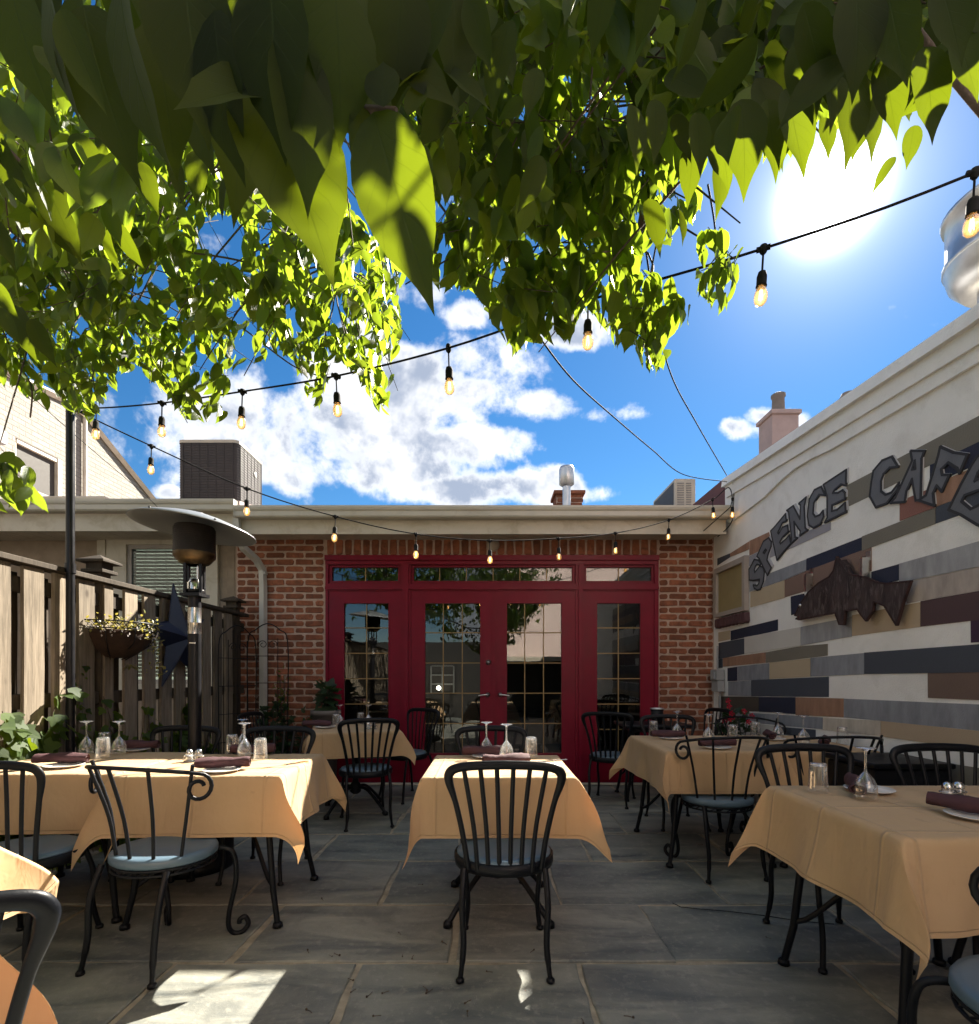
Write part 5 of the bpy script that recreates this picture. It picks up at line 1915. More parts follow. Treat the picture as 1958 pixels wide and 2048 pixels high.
SET = [
    # fence side pair
    ('wine', 173, 1508, 'stemmed glass furthest left on the fence side tables'),
    ('wine', 238, 1508, 'stemmed glass right of the two tumblers at the left of the fence side tables'),
    ('tumbler', 209, 1502, 'tumbler standing behind its twin between the two left stemmed glasses'),
    ('tumbler', 206, 1516, 'tumbler in front of its twin between the two left stemmed glasses'),
    ('plate', 128, 1534, 'white plate under the long napkin at the left of the fence side tables'),
    ('napkin', 122, 1531, 'long dark napkin roll at the left front of the fence side tables', 10, 3, .012),
    ('plate', 268, 1502, 'white plate at the back left of the fence side tables'),
    ('napkin', 276, 1500, 'short looking napkin roll behind the left stemmed glasses', 4, 4, .012),
    ('shakers', 388, 1522, 'salt and pepper set in the middle of the sunlit fence side cloth'),
    ('wine', 489, 1514, 'front stemmed glass of the pair at the right of the fence side tables'),
    ('wine', 485, 1501, 'rear stemmed glass almost hidden by its twin at the right of the fence side tables'),
    ('tumbler', 464, 1508, 'tumbler left of the stemmed glasses at the right of the fence side tables'),
    ('tumbler', 521, 1518, 'tumbler right of the stemmed glasses at the right of the fence side tables'),
    ('plate', 444, 1543, 'white plate under the crooked napkin at the front right of the fence side tables'),
    ('napkin', 446, 1540, 'crooked napkin roll at the front right of the fence side tables', 14, 5, .012),
    ('plate', 512, 1508, 'white plate behind the right hand tumblers of the fence side tables'),
    ('napkin', 506, 1509, 'napkin roll behind the stemmed glasses at the right of the fence side tables', 8, 6, .012),
    # middle table
    ('wine', 973, 1511, 'rear left stemmed glass on the lone middle table'),
    ('wine', 1013, 1518, 'front stemmed glass on the lone middle table'),
    ('tumbler', 1062, 1515, 'only tumbler on the lone middle table'),
    ('plate', 975, 1515, 'white plate at the back of the lone middle table'),
    ('napkin', 968, 1514, 'rear napkin roll on the lone middle table', -6, 7, .012),
    ('plate', 1013, 1532, 'white plate at the front of the lone middle table'),
    ('napkin', 1013, 1532, 'front napkin roll on the lone middle table behind the slat chair', 14, 8, .012),
    # askew table
    ('wine', 680, 1452, 'stemmed glass at the left of the askew shaded table'),
    ('wine', 737, 1452, 'stemmed glass at the right of the askew shaded table'),
    ('tumbler', 672, 1454, 'tumbler at the left of the askew shaded table'),
    ('tumbler', 722, 1450, 'tumbler at the right of the askew shaded table'),
    ('plate', 650, 1456, 'white plate at the left of the askew shaded table'),
    ('napkin', 634, 1455, 'dark napkin roll at the left of the askew shaded table', 0, 9, .012),
    ('shakers', 742, 1458, 'salt and pepper set on the askew shaded table'),
    # mural side pair
    ('tumbler', 1307, 1472, 'tumbler furthest left on the mural side tables'),
    ('wine', 1354, 1475, 'stemmed glass furthest left on the mural side tables'),
    ('plate', 1341, 1478, 'white plate at the back left of the mural side tables'),
    ('napkin', 1335, 1477, 'napkin roll at the back left of the mural side tables', 5, 10, .012),
    ('wine', 1417, 1484, 'stemmed glass second from the left on the mural side tables'),
    ('plate', 1434, 1497, 'white plate at the front of the mural side tables above the scroll chair'),
    ('napkin', 1434, 1496, 'napkin roll at the front of the mural side tables above the scroll chair', 10, 11, .012),
    ('tumbler', 1465, 1482, 'tumbler second from the left on the mural side tables'),
    ('tumbler', 1511, 1474, 'tumbler at the back of the mural side tables before the red flowers'),
    ('plate', 1545, 1480, 'white plate under the stemmed glass third from the left on the mural side tables'),
    ('napkin', 1538, 1479, 'napkin roll seen end on at the back of the mural side tables', 70, 12, .012),
    ('wine', 1556, 1478, 'stemmed glass third from the left on the mural side tables'),
    ('wine', 1607, 1489, 'stemmed glass furthest right on the mural side tables'),
    ('plate', 1642, 1494, 'white plate at the right of the mural side tables near the wall'),
    ('napkin', 1652, 1493, 'tilted napkin roll at the right of the mural side tables near the wall', 55, 13, .012),
    ('tumbler', 1685, 1488, 'tumbler furthest right on the mural side tables'),
    # near right pair
    ('tumbler', 1636, 1584, 'tumbler on the large cloth in the right foreground'),
    ('wine', 1731, 1598, 'large looking stemmed glass in the right foreground'),
    ('plate', 1738, 1583, 'white plate behind the stemmed glass in the right foreground'),
    ('napkin', 1706, 1585, 'napkin roll beside the stemmed glass in the right foreground', 62, 14, .012),
    ('shakers', 1906, 1598, 'salt and pepper set near the right edge of the photo'),
    ('plate', 1956, 1637, 'white plate cut by the right edge of the photo'),
    ('napkin', 1950, 1632, 'thick napkin roll on the plate at the right edge of the photo', -50, 16, .012),
]
for s in SET:
    k, px, py, lab = s[:4]
    rz = s[4] if len(s) > 4 else (random.uniform(-20, 20) if k != 'shakers' else 8)
    place(k, px, py, lab, rz, s[5] if len(s) > 5 else 1, s[6] if len(s) > 6 else 0.0)
# cutlery on the middle table
for i, (px, py, rz, lab) in enumerate(((948, 1530, 28, 'knife lying at the left of the lone middle table'), (1098, 1522, 20, 'knife lying at the right of the lone middle table'))):
    p = on_z(px, py, ZC)
    kn = empty('table_knife', (p.x, p.y, p.z), math.radians(rz), lab, 'knife', 'knives on the middle table')
    MB().box((-.10, -.008, .0005), (.02, .006, .002), bev=.0006).obj('blade', m_steel, kn)
    MB().box((.02, -.006, 0.0002), (.11, .006, .005), bev=.0015).obj('handle', m_steel, kn)
# dark bucket on the bare table
bk = empty('table_bucket', (1.66, 5.20, TZ + .001), 0, 'dark metal bucket with a pale rim on the bare black table', 'bucket')
MB().lathe([(.001, 0), (.05, 0), (.063, .14), (.060, .14), (.048, .006), (.001, .006)], 20).obj('body', m_blackiron, bk)
MB().lathe([(.060, .138), (.066, .138), (.066, .150), (.060, .150), (.060, .138)], 20).obj('rim', m_galv, bk)
# dark planter trough at the foot of the mural wall and the box behind it
tr = empty('planter_trough', (2.25, 2.98, 0), 0, 'dark trough standing against the mural wall behind the near right chairs', 'planter')
MB().box((-.20, -.19, .01), (.20, .20, .72), bev=.012).obj('body', m_blackiron, tr)
MB().box((-.215, -.205, .72), (.215, .215, .75), bev=.006).obj('rim', m_blackiron, tr)

# ================================================================ STRING LIGHTS
def light_string(label, path, nodes, grp, ends):
    """path: cable points; nodes: list of (point, tilt)"""
    s = empty('string_light', path[0], 0, label, 'string lights', grp)
    o0 = Vector(path[0])
    cab = MB().tube([Vector(p) - o0 for p in path], .0048, 6)
    cab.obj('cable', m_cable, s)
    hm = MB().tube([(0, 0, -.0), (0, 0, -.09)], .0035, 6).lathe([(.001, .012), (.012, .010), (.012, -.012), (.006, -.02)], 10)
    hm.tube([(-.022, 0, 0), (.022, 0, 0)], .009, 8)
    hm.lathe([(.004, -.078), (.013, -.082), (.0165, -.095), (.0165, -.125), (.018, -.127), (.018, -.132), (.001, -.132)], 12)
    hm = hm.mesh('bulb_holder', m_cable)
    bm = MB().lathe([(.0125, -.130), (.016, -.140), (.021, -.155), (.0225, -.168), (.020, -.183), (.012, -.193), (.001, -.196)], 14).mesh('bulb', m_bulb)
    fm = MB()
    for a in range(4):
        x, y = .006 * math.cos(a * PI / 2), .006 * math.sin(a * PI / 2)
        fm.tube([(x * .6, y * .6, -.142), (x, y, -.178)], .0022, 4)
    fm = fm.mesh('filament', m_fil)
    for p, tx, ty in nodes:
        h = link('bulb_holder', hm, s, Vector(p) - o0, (tx, ty, random.uniform(0, 3)))
        b = link('bulb', bm, h)
        link('filament', fm, b)
    return s


def amber_glass():
    m = bpy.data.materials.new('amber glass shell')
    m.use_nodes = True
    T = NT(m.node_tree)
    T.n.clear()
    out = T.node('ShaderNodeOutputMaterial')
    tr = T.node('ShaderNodeBsdfTransparent')
    tr.inputs[0].default_value = (.97, .80, .52, 1)
    gl = T.node('ShaderNodeBsdfGlossy')
    gl.inputs['Roughness'].default_value = .04
    tl = T.node('ShaderNodeBsdfTranslucent')
    tl.inputs[0].default_value = (.9, .66, .34, 1)
    lw = T.node('ShaderNodeLayerWeight')
    lw.inputs['Blend'].default_value = .4
    mx = T.node('ShaderNodeMixShader')
    T.put(mx.inputs[0], T.rng(lw.outputs['Facing'], 0, 1, .10, .7))
    m2 = T.node('ShaderNodeMixShader')
    m2.inputs[0].default_value = .26
    T.l.new(tr.outputs[0], m2.inputs[1])
    T.l.new(tl.outputs[0], m2.inputs[2])
    T.l.new(m2.outputs[0], mx.inputs[1])
    T.l.new(gl.outputs[0], mx.inputs[2])
    T.l.new(mx.outputs[0], out.inputs[0])
    return m


m_bulb = amber_glass()


def plan(px, py, a, b):
    """pixel on the vertical plane Y = a + b X"""
    r = (px - CX) / FPX
    Y = a / (1 - b * r)
    return Vector((r * Y, Y, CAM_H + (HY - py) / FPX * Y))


def sagged(pts, n=6):
    return spline(pts, n)


up_nodes = [(193, 816), (324, 806), (485, 783), (672, 752), (897, 696), (1176, 601), (1527, 497), (1950, 345)]
up = [plan(x, y, 2.21, -.412) for x, y in up_nodes]
up_path = [Vector((-2.635, 3.30, 2.92))] + up + [Vector((2.46, 1.30, 3.02))]
light_string('upper string of warm bulbs climbing from the pole to the right edge of the sky', sagged(up_path),
             [(p, random.uniform(-.06, .06), random.uniform(-.08, .08)) for p in up], 'strings of warm bulbs', None)
lo_nodes = [(303, 892), (494, 977), (671, 1033), (832, 1068), (979, 1081), (1117, 1077), (1231, 1066), (1338, 1040), (1425, 999)]
lo = [plan(x, y, 4.42, .375) for x, y in lo_nodes]
lo_path = [Vector((-2.635, 3.30, 2.90))] + lo + [Vector((2.42, 5.32, 3.12)), Vector((2.47, 5.33, 3.0))]
lo2 = Vector((2.43, 5.25, 2.98))
light_string('lower string of warm bulbs drooping across the front of the red doors', sagged(lo_path) + [lo2, lo2 + Vector((-.02, .0, -.08)), Vector((2.2, 5.4, 2.70))],
             [(p, random.uniform(-.05, .05), random.uniform(-.06, .06)) for p in lo] + [(lo2, 0, .05)], 'strings of warm bulbs', None)


def wire(name, label, pts, r=.0045, cat='cable'):
    o0 = Vector(pts[0])
    o = MB().tube([Vector(p) - o0 for p in spline(pts, 10)], r, 6).obj(name, m_cable)
    o.location = o0
    return tag(o, label, cat, 'overhead cables')


wire('overhead_cable', 'slack black cable sagging from the wall corner to the middle of the tree', [(2.44, 5.38, 3.20), on_y(1367, 949, 4.9), on_y(1305, 900, 4.3), on_y(1232, 838, 3.6), on_y(1148, 762, 2.9), on_y(1075, 668, 2.35), on_y(1020, 575, 1.9)])
wire('overhead_cable', 'taut black cable rising steeply from the wall corner into the leaves', [(2.45, 5.42, 3.28), on_y(1395, 850, 4.2), on_y(1337, 735, 3.3), on_y(1289, 480, 2.2), on_y(1290, 300, 1.8)])
wire('overhead_cable', 'thin black cable hanging between the leaves left of the sun', [on_y(1416, 370, 1.9), on_y(1428, 440, 2.2), on_y(1436, 520, 2.5)], .004)
wire('guy_wire', 'thin guy wire running down left to the fascia above the heater', [on_y(0, 735, 3.2), on_y(150, 870, 4.2), on_y(290, 990, 5.2), (-3.36, 5.36, 2.90)], .003)
cbl = wire('wall_cable', 'thin black cable hanging down the corner of the mural wall', [(2.46, 5.30, 3.16), (2.475, 5.32, 3.0), (2.47, 5.36, 2.78), (2.40, 5.52, 2.675)], .005)
# ================================================================ THE DOGWOOD OVERHEAD
def leaf_geo(L, W, n=5, fold=.25, curl=.25, seed=0):
    """blade along +Y from a short stalk, normal +Z, drip tip, folded along the midrib"""
    vs, uv, fs = [], [], []
    ts = [0, .10, .27, .48, .68, .83, .92, 1.0] if n < 8 else [0, .05, .12, .22, .34, .46, .58, .69, .78, .86, .92, .965, 1.0]
    n = len(ts) - 1
    for i in range(n + 1):
        t = ts[i]
        w = W / 2 * (math.sin(PI * t ** .78) ** .85) * (1 - .22 * t) + (0.0004 if i in (0, n) else 0)
        if t > .70: w *= 1 - .62 * ((t - .70) / .30) ** .8
        y = L * t
        z = -curl * L * t * t * .55
        zz = fold * w
        rip = .10 * W * math.sin(t * 11 + seed) * math.sin(PI * t)
        vs += [(-w, y, z + zz + rip * .3), (0, y, z), (w, y, z + zz - rip * .3)]
        uv += [(-1, t), (0, t), (1, t)]
    for i in range(n):
        a = i * 3
        fs += [(a, a + 1, a + 4, a + 3), (a + 1, a + 2, a + 5, a + 4)]
    return np.array(vs, dtype=np.float64), np.array(uv, dtype=np.float32), fs


def leaf_mesh(name, mat, geo):
    vs, uv, fs = geo
    me = bpy.data.meshes.new(name)
    me.from_pydata([tuple(v) for v in vs], [], fs)
    me.materials.append(mat)
    me.polygons.foreach_set('use_smooth', [True] * len(fs))
    ul = me.uv_layers.new(name='UVMap')
    lv = np.empty(len(me.loops), dtype=np.int32)
    me.loops.foreach_get('vertex_index', lv)
    ul.data.foreach_set('uv', uv[lv].ravel())
    return me


def leaves_joined(name, mat, geos, mats4, kinds):
    """many leaves as one mesh; mats4: (n,4,4) array"""
    vs, uvs, fs, base = [], [], [], 0
    faces = [np.array(g[2]) for g in geos]
    for k in range(len(geos)):
        idx = np.where(kinds == k)[0]
        if len(idx) == 0: continue
        g = geos[k]
        Mx = mats4[idx]
        V = np.einsum('nij,vj->nvi', Mx[:, :3, :3], g[0]) + Mx[:, None, :3, 3]
        nv = g[0].shape[0]
        vs.append(V.reshape(-1, 3))
        uvs.append(np.tile(g[1], (len(idx), 1)))
        F = faces[k][None] + (base + np.arange(len(idx)) * nv)[:, None, None]
        fs.append(F.reshape(-1, 4))
        base += nv * len(idx)
    V = np.concatenate(vs)
    U = np.concatenate(uvs)
    F = np.concatenate(fs).astype(np.int32)
    me = bpy.data.meshes.new(name)
    me.vertices.add(len(V))
    me.vertices.foreach_set('co', V.astype(np.float32).ravel())
    me.loops.add(F.size)
    me.loops.foreach_set('vertex_index', F.ravel())
    me.polygons.add(len(F))
    me.polygons.foreach_set('loop_start', np.arange(0, F.size, 4, dtype=np.int32))
    me.polygons.foreach_set('loop_total', np.full(len(F), 4, dtype=np.int32))
    me.update(calc_edges=True)
    me.polygons.foreach_set('use_smooth', np.ones(len(F), dtype=bool))
    ul = me.uv_layers.new(name='UVMap')
    ul.data.foreach_set('uv', U[F.ravel()].ravel())
    me.materials.append(mat)
    me.validate()
    return me


def frame(pos, d, nrm, s=1.0):
    d = d.normalized()
    z = nrm - d * nrm.dot(d)
    z = z.normalized() if z.length > 1e-5 else d.orthogonal().normalized()
    x = d.cross(z)
    return Matrix(((x.x * s, d.x * s, z.x * s, pos.x), (x.y * s, d.y * s, z.y * s, pos.y), (x.z * s, d.z * s, z.z * s, pos.z), (0, 0, 0, 1)))


def inside(poly, x, y):
    c = False
    j = len(poly) - 1
    for i in range(len(poly)):
        xi, yi = poly[i]
        xj, yj = poly[j]
        if (yi > y) != (yj > y) and x < (xj - xi) * (y - yi) / (yj - yi) + xi:
            c = not c
        j = i
    return c


K = 1.0437
RL = random.Random(5)


def ray(dx, dy, Y):
    return on_y(dx * K, dy * K, Y)


def pix(p):
    return (CX + FPX * p.x / p.y) / K, (HY - FPX * (p.z - CAM_H) / p.y) / K


def rv(h=1.0):
    a = RL.uniform(0, 2 * PI)
    return Vector((math.cos(a) * h, math.sin(a) * h, 0))


tree = empty('dogwood_tree', (-2.15, -1.25, 0), 0, 'leafy dogwood tree whose drooping branches fill the top of the photo', 'tree')
TO = Vector((-2.15, -1.25, 0))

limbs = [
    [(-2.15, -1.25, 0), (-2.12, -1.22, 1.0), (-2.05, -1.1, 1.9)],
    [(-2.05, -1.1, 1.9), (-2.2, -.2, 2.7), (-2.25, .9, 3.1), (-2.1, 1.9, 3.15), (-1.8, 2.6, 2.95)],
    [(-2.05, -1.1, 1.9), (-1.5, -.3, 2.8), (-1.1, .7, 3.35), (-.8, 1.6, 3.45), (-.7, 2.4, 3.1)],
    [(-1.5, -.3, 2.8), (-.7, .1, 3.2), (.1, .8, 3.3), (.5, 1.5, 3.1), (.55, 2.0, 2.8)],
    [(-.7, .1, 3.2), (.2, .1, 3.3), (1.0, .5, 3.2), (1.5, 1.0, 2.9), (1.75, 1.3, 2.65)],
    [(-1.5, -.3, 2.8), (-1.0, .0, 2.5), (-.5, .3, 2.25), (-.1, .42, 2.05)],
    [(-.5, .3, 2.25), (.1, .5, 2.2), (.6, .75, 2.15), (1.0, .95, 2.1)],
    [(-2.2, -.2, 2.7), (-2.6, .8, 2.9), (-2.7, 1.7, 2.8)],
]
lrad = [(.13, .11), (.08, .012), (.07, .010), (.045, .010), (.04, .008), (.03, .005), (.015, .004), (.03, .008)]
trunk = MB()
limb_pts = []
for li, (pts, (ra, rb)) in enumerate(zip(limbs, lrad)):
    P = spline(pts, 8)
    n = len(P)
    rs = [ra + (rb - ra) * (i / (n - 1)) ** .7 for i in range(n)]
    mb = trunk if li == 0 else MB()
    mb.tube([p - TO for p in P], rs, 9 if li < 3 else 7)
    if li: mb.obj('limb', m_bark, tree)
    limb_pts += list(zip(P, rs))
trunk.obj('trunk', m_bark, tree)

geos = [leaf_geo(1.0, w, 5, f, c, s) for s, (w, f, c) in enumerate([(.46, .25, .25), (.52, .18, .35), (.42, .38, .15), (.54, .22, .5), (.48, .32, .05), (.44, .1, .4)])]
geos_hi = [leaf_geo(1.0, w, 10, f, c, s) for s, (w, f, c) in enumerate([(.46, .26, .22), (.52, .20, .35), (.42, .36, .12), (.54, .22, .5)])]
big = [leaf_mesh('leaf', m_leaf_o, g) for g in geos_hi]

small_M, small_k = [], []
twigs = MB()
SUNH = Vector((SUN_V.x, SUN_V.y, 0)).normalized()


def leaf_dir(down=.75, spread=.65):
    d = rv(RL.uniform(.15, spread)) + Vector((0, 0, -down * RL.uniform(.6, 1.2)))
    return d.normalized()


def leaf_norm():
    """broad faces tend to face up towards the light and out"""
    n = Vector((RL.gauss(0, .6), RL.gauss(0, .6), RL.uniform(.1, 1.0)))
    return n


# gaps through which the sun reaches some of the nearest leaves
GAPS = [(ray(x, y, Y), r) for x, y, Y, r in ((628, 430, .42, .05), (600, 400, .43, .045), (815, 490, .42, .05), (800, 420, .425, .05), (790, 350, .43, .04), (810, 550, .42, .045),
                                             (215, 330, .95, .05), (110, 400, .91, .06), (150, 350, .98, .05), (20, 360, .9, .05), (225, 490, 1.1, .05))]


def in_gap(p):
    for o, r in GAPS:
        q = p - o
        t = q.dot(SUN_V)
        if t > .12 and (q - SUN_V * t).length < r:
            return True
    return False


def add_small(pos, d, n, L):
    if in_gap(pos + d * L * .5): return
    small_M.append(np.array(frame(pos, d, n, L)))
    small_k.append(RL.randrange(len(geos)))


def spray(anchor, nl, L, ok=None, spread=.65, down=.75, twig=True):
    """a twig with opposite leaves hanging from it"""
    tdir = (rv(1.0) + Vector((0, 0, RL.uniform(-.9, .15)))).normalized()
    Lt = L * nl * .26
    p0 = anchor - tdir * Lt * .5
    pts = []
    n_before = len(small_M)
    for i in range(nl):
        t = (i // 2) / max(1, (nl - 1) // 2)
        p = p0 + tdir * Lt * t + Vector((0, 0, -.25 * L * t * t))
        if i % 2 == 0: pts.append(p)
        side = tdir.cross(Vector((0, 0, 1)))
        side = side.normalized() if side.length > .1 else Vector((1, 0, 0))
        d = (leaf_dir(down, spread) + side * (.35 if i % 2 else -.35) + tdir * .25).normalized()
        LL = L * RL.uniform(.65, 1.15)
        tip = p + d * LL
        mid = p + d * LL * .5
        if ok is not None and tip.y > .1 and not (ok(*pix(tip)) and ok(*pix(mid))):
            if i % 2 == 0: pts.pop()
            continue
        add_small(p + d * LL * .08, d, leaf_norm(), LL)
    if twig and len(pts) > 1 and len(small_M) - n_before > 2:
        if RL.random() < .45: twigs.tube([q - TO for q in pts], .0013, 3, False)
    return p0


anchors = []


def fill(poly, n, y0, y1, L, nl, holes=(), spread=.65, down=.75, seed=0, power=1.0):
    xs = [p[0] for p in poly]
    ys = [p[1] for p in poly]

    def ok(x, y):
        return inside(poly, x, y) and not any(((x - hx) / rx) ** 2 + ((y - hy) / ry) ** 2 < 1 for hx, hy, rx, ry in holes)
    done = tries = 0
    while done < n and tries < n * 30:
        tries += 1
        x, y = RL.uniform(min(xs), max(xs)), RL.uniform(min(ys), max(ys))
        if not ok(x, y): continue
        Y = y0 + (y1 - y0) * RL.random() ** power
        a = ray(x, y, Y)
        p0 = spray(a, nl + RL.randrange(-1, 3), L, ok, spread, down)
        anchors.append(p0)
        done += 1


HOLES = [(430, 455, 42, 42), (510, 450, 16, 30), (620, 440, 18, 26), (300, 540, 30, 20), (270, 575, 26, 22), (330, 600, 18, 22), (450, 600, 18, 26), (560, 610, 14, 20), (180, 340, 40, 20), (40, 470, 22, 18), (540, 395, 20, 30),
         (600, 520, 16, 14), (390, 700, 20, 18), (255, 230, 10, 12), (95, 560, 22, 14), (160, 630, 16, 20), (480, 640, 14, 24), (640, 600, 22, 18), (240, 480, 14, 10), (690, 520, 18, 14)]
# far left mass
PC = [(-120, 120), (250, 230), (560, 330), (720, 430), (772, 520), (770, 640), (752, 690), (748, 800), (722, 790), (690, 735), (645, 690), (612, 790), (590, 770), (560, 690), (505, 690), (440, 710), (425, 815),
      (345, 800), (305, 745), (262, 690), (238, 720), (190, 795), (142, 800), (86, 730), (42, 690), (-120, 700)]
fill(PC, 820, 2.0, 3.2, .090, 7, HOLES)
fill([(-120, 120), (300, 230), (560, 330), (720, 450), (740, 620), (560, 640), (250, 640), (-120, 640)], 300, 1.5, 2.2, .088, 7, HOLES)
fill([(-120, 180), (240, 200), (330, 330), (300, 480), (120, 500), (-120, 560)], 34, .8, 1.25, .095, 5, HOLES[-9:], .5, .9)
# left low sprig in front of the pole and the sprig at the far left by the roof
fill([(-60, 830), (20, 835), (95, 985), (80, 1010), (30, 990), (-60, 960)], 14, 1.6, 2.0, .10, 6)
fill([(-30, 640), (60, 640), (110, 760), (190, 740), (190, 810), (110, 800), (-30, 720)], 26, 2.2, 2.7, .085, 5)
# centre and right of centre
PB = [(700, 150), (1000, 60), (1330, 150), (1345, 300), (1345, 420), (1320, 455), (1300, 420), (1285, 470), (1245, 440), (1225, 540), (1190, 600), (1165, 660), (1120, 655), (1080, 665), (1050, 640), (1010, 640), (990, 690), (965, 640), (938, 640),
      (935, 590), (880, 560), (830, 560), (780, 480), (740, 420)]
HB = [(1200, 190, 34, 46), (1128, 650, 30, 42), (1128, 690, 30, 30), (870, 300, 14, 20), (1130, 230, 16, 12), (1000, 280, 12, 18), (1230, 330, 12, 18), (1080, 430, 12, 16), (960, 540, 12, 16), (1240, 420, 12, 18), (830, 420, 12, 20), (850, 500, 14, 26), (1080, 260, 14, 16), (960, 330, 12, 14), (1120, 330, 10, 14), (1045, 590, 14, 20), (905, 430, 12, 16), (1160, 520, 14, 16), (1010, 470, 12, 14), (1300, 370, 12, 20)]
fill(PB, 330, 1.25, 2.1, .088, 7, HB, .6, .85)
fill([(820, 140), (1340, 150), (1345, 320), (1300, 440), (1100, 470), (900, 460), (780, 330)], 110, 1.0, 1.5, .09, 7, HB, .5, .9)  # extra layer added to shade the near leaves
fill([(1330, 40), (1876, 40), (1800, 190), (1700, 235), (1560, 250), (1500, 300), (1440, 305), (1345, 290)], 130, .95, 1.5, .09, 7, (), .45, .95)  # hidden leaves added behind the hem to keep sun off it
fill([(960, 500), (1190, 520), (1190, 600), (1160, 665), (1080, 665), (1000, 690), (935, 645), (940, 580)], 22, 1.2, 1.5, .088, 6, [(1128, 645, 30, 42)], .5, .95)
fill([(1160, 560), (1240, 500), (1310, 560), (1320, 620), (1280, 640), (1280, 715), (1250, 722), (1225, 690), (1190, 665), (1150, 690), (1150, 650)], 34, 1.35, 1.75, .085, 6, [(1128, 650, 34, 42)], .5, .95)
fill([(1328, 470), (1350, 410), (1380, 410), (1395, 470), (1425, 490), (1410, 540), (1400, 600), (1370, 600), (1330, 560)], 18, 1.5, 1.8, .075, 5, (), .5, .9)
# shading canopy above and beyond the near leaves
fill([(-200, -500), (1500, -500), (1560, 250), (1330, 260), (900, 140), (560, 250), (-200, 200)], 560, .9, 2.4, .09, 7)
fill([(700, -200), (1950, -200), (1850, 130), (1700, 200), (1500, 240), (1340, 260), (1000, 120), (700, 130)], 210, .8, 1.6, .09, 7)
# crown going on overhead and behind the camera
for i in range(150):
    p = Vector((RL.uniform(-3.2, 1.2), RL.uniform(-1.4, .7), RL.uniform(2.5, 4.0)))
    spray(p, 7, .10)
for i in range(260):
    p = Vector((RL.uniform(-2.6, 1.6), RL.uniform(.4, 2.3), RL.uniform(3.9, 5.0)))
    if SUN_V.z > 0: spray(p, 7, .10)

# ---- near leaves, each an object of its own
near = []


def near_leaf(dx, dy, Y, tx, ty, TY, Wf=1.0, face=None, kind=None):
    """stalk and tip positions (display pixels, distance): a leaf hanging between them"""
    a, b = ray(dx, dy, Y), ray(tx, ty, TY)
    d = b - a
    L = d.length
    n = Vector(face) if face else Vector((RL.gauss(0, .45), -1, RL.gauss(.25, .35)))
    m = frame(a, d, n, L)
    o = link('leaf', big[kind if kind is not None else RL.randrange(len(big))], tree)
    m = Matrix.Translation(-TO) @ m @ Matrix.Diagonal((Wf, 1, 1, 1))
    o.matrix_basis = m
    near.append(o)


HERO = [(500, 150, .44, 640, 482, .42, 1.05, 1), (715, 215, .43, 818, 574, .42, .92, 0), (690, 200, .44, 706, 400, .45, .95, 2), (735, 205, .42, 728, 92, .42, 1.3, 1), (455, 120, .52, 470, 372, .50, .9, 3),
        (560, 60, .40, 600, 400, .42, 1.0, 0), (300, 40, .46, 330, 320, .48, 1.0, 1), (160, 10, .50, 215, 300, .5, 1.0, 3), (410, 20, .40, 430, 330, .42, 1.1, 1), (230, -40, .42, 250, 290, .44, 1.1, 3),
        (520, -60, .38, 520, 280, .40, 1.15, 1), (640, -40, .40, 670, 250, .42, 1.2, 3), (770, -60, .42, 760, 190, .44, 1.3, 1), (90, -60, .48, 120, 220, .5, 1.1, 0), (350, -80, .40, 380, 240, .41, 1.2, 1), (780, 220, .45, 820, 150, .45, 1.2, 2),
        (20, -30, .55, 60, 190, .56, 1.1, 3), (870, -40, .55, 880, 170, .56, 1.2, 1), (600, 180, .47, 585, 370, .48, .95, 2), (370, 180, .60, 400, 330, .6, 1.0, 0), (205, 190, .62, 262, 345, .62, .9, 2)]
for h in HERO:
    near_leaf(*h[:6], Wf=h[6], kind=h[7])
# lit leaves at the left, a little further off
for h in [(185, 240, .95, 237, 370, .95, .7), (60, 300, .92, 150, 470, .9, .75), (130, 270, .98, 190, 400, 1.0, .8), (10, 300, .9, 55, 400, .9, .9), (-20, 410, .9, 30, 520, .92, .9), (70, 395, 1.0, 150, 490, 1.0, .7), (205, 440, 1.1, 225, 520, 1.1, .85),
          (225, 430, 1.1, 260, 505, 1.1, .8), (-10, 250, .8, 50, 360, .8, 1.0), (30, 585, 1.1, 60, 690, 1.1, 1.0), (150, 255, .9, 180, 350, .9, 1.0), (-10, 540, 1.0, 30, 610, 1.0, .9), (270, 310, 1.0, 300, 400, 1.0, .8), (330, 300, .95, 350, 390, .95, .8),
          (0, 590, 1.0, 35, 660, 1.0, .8), (60, 610, 1.05, 95, 690, 1.05, .8), (380, 290, 1.0, 372, 380, 1.0, .9), (440, 330, .9, 420, 420, .9, .9)]:
    near_leaf(*h[:6], Wf=h[6])
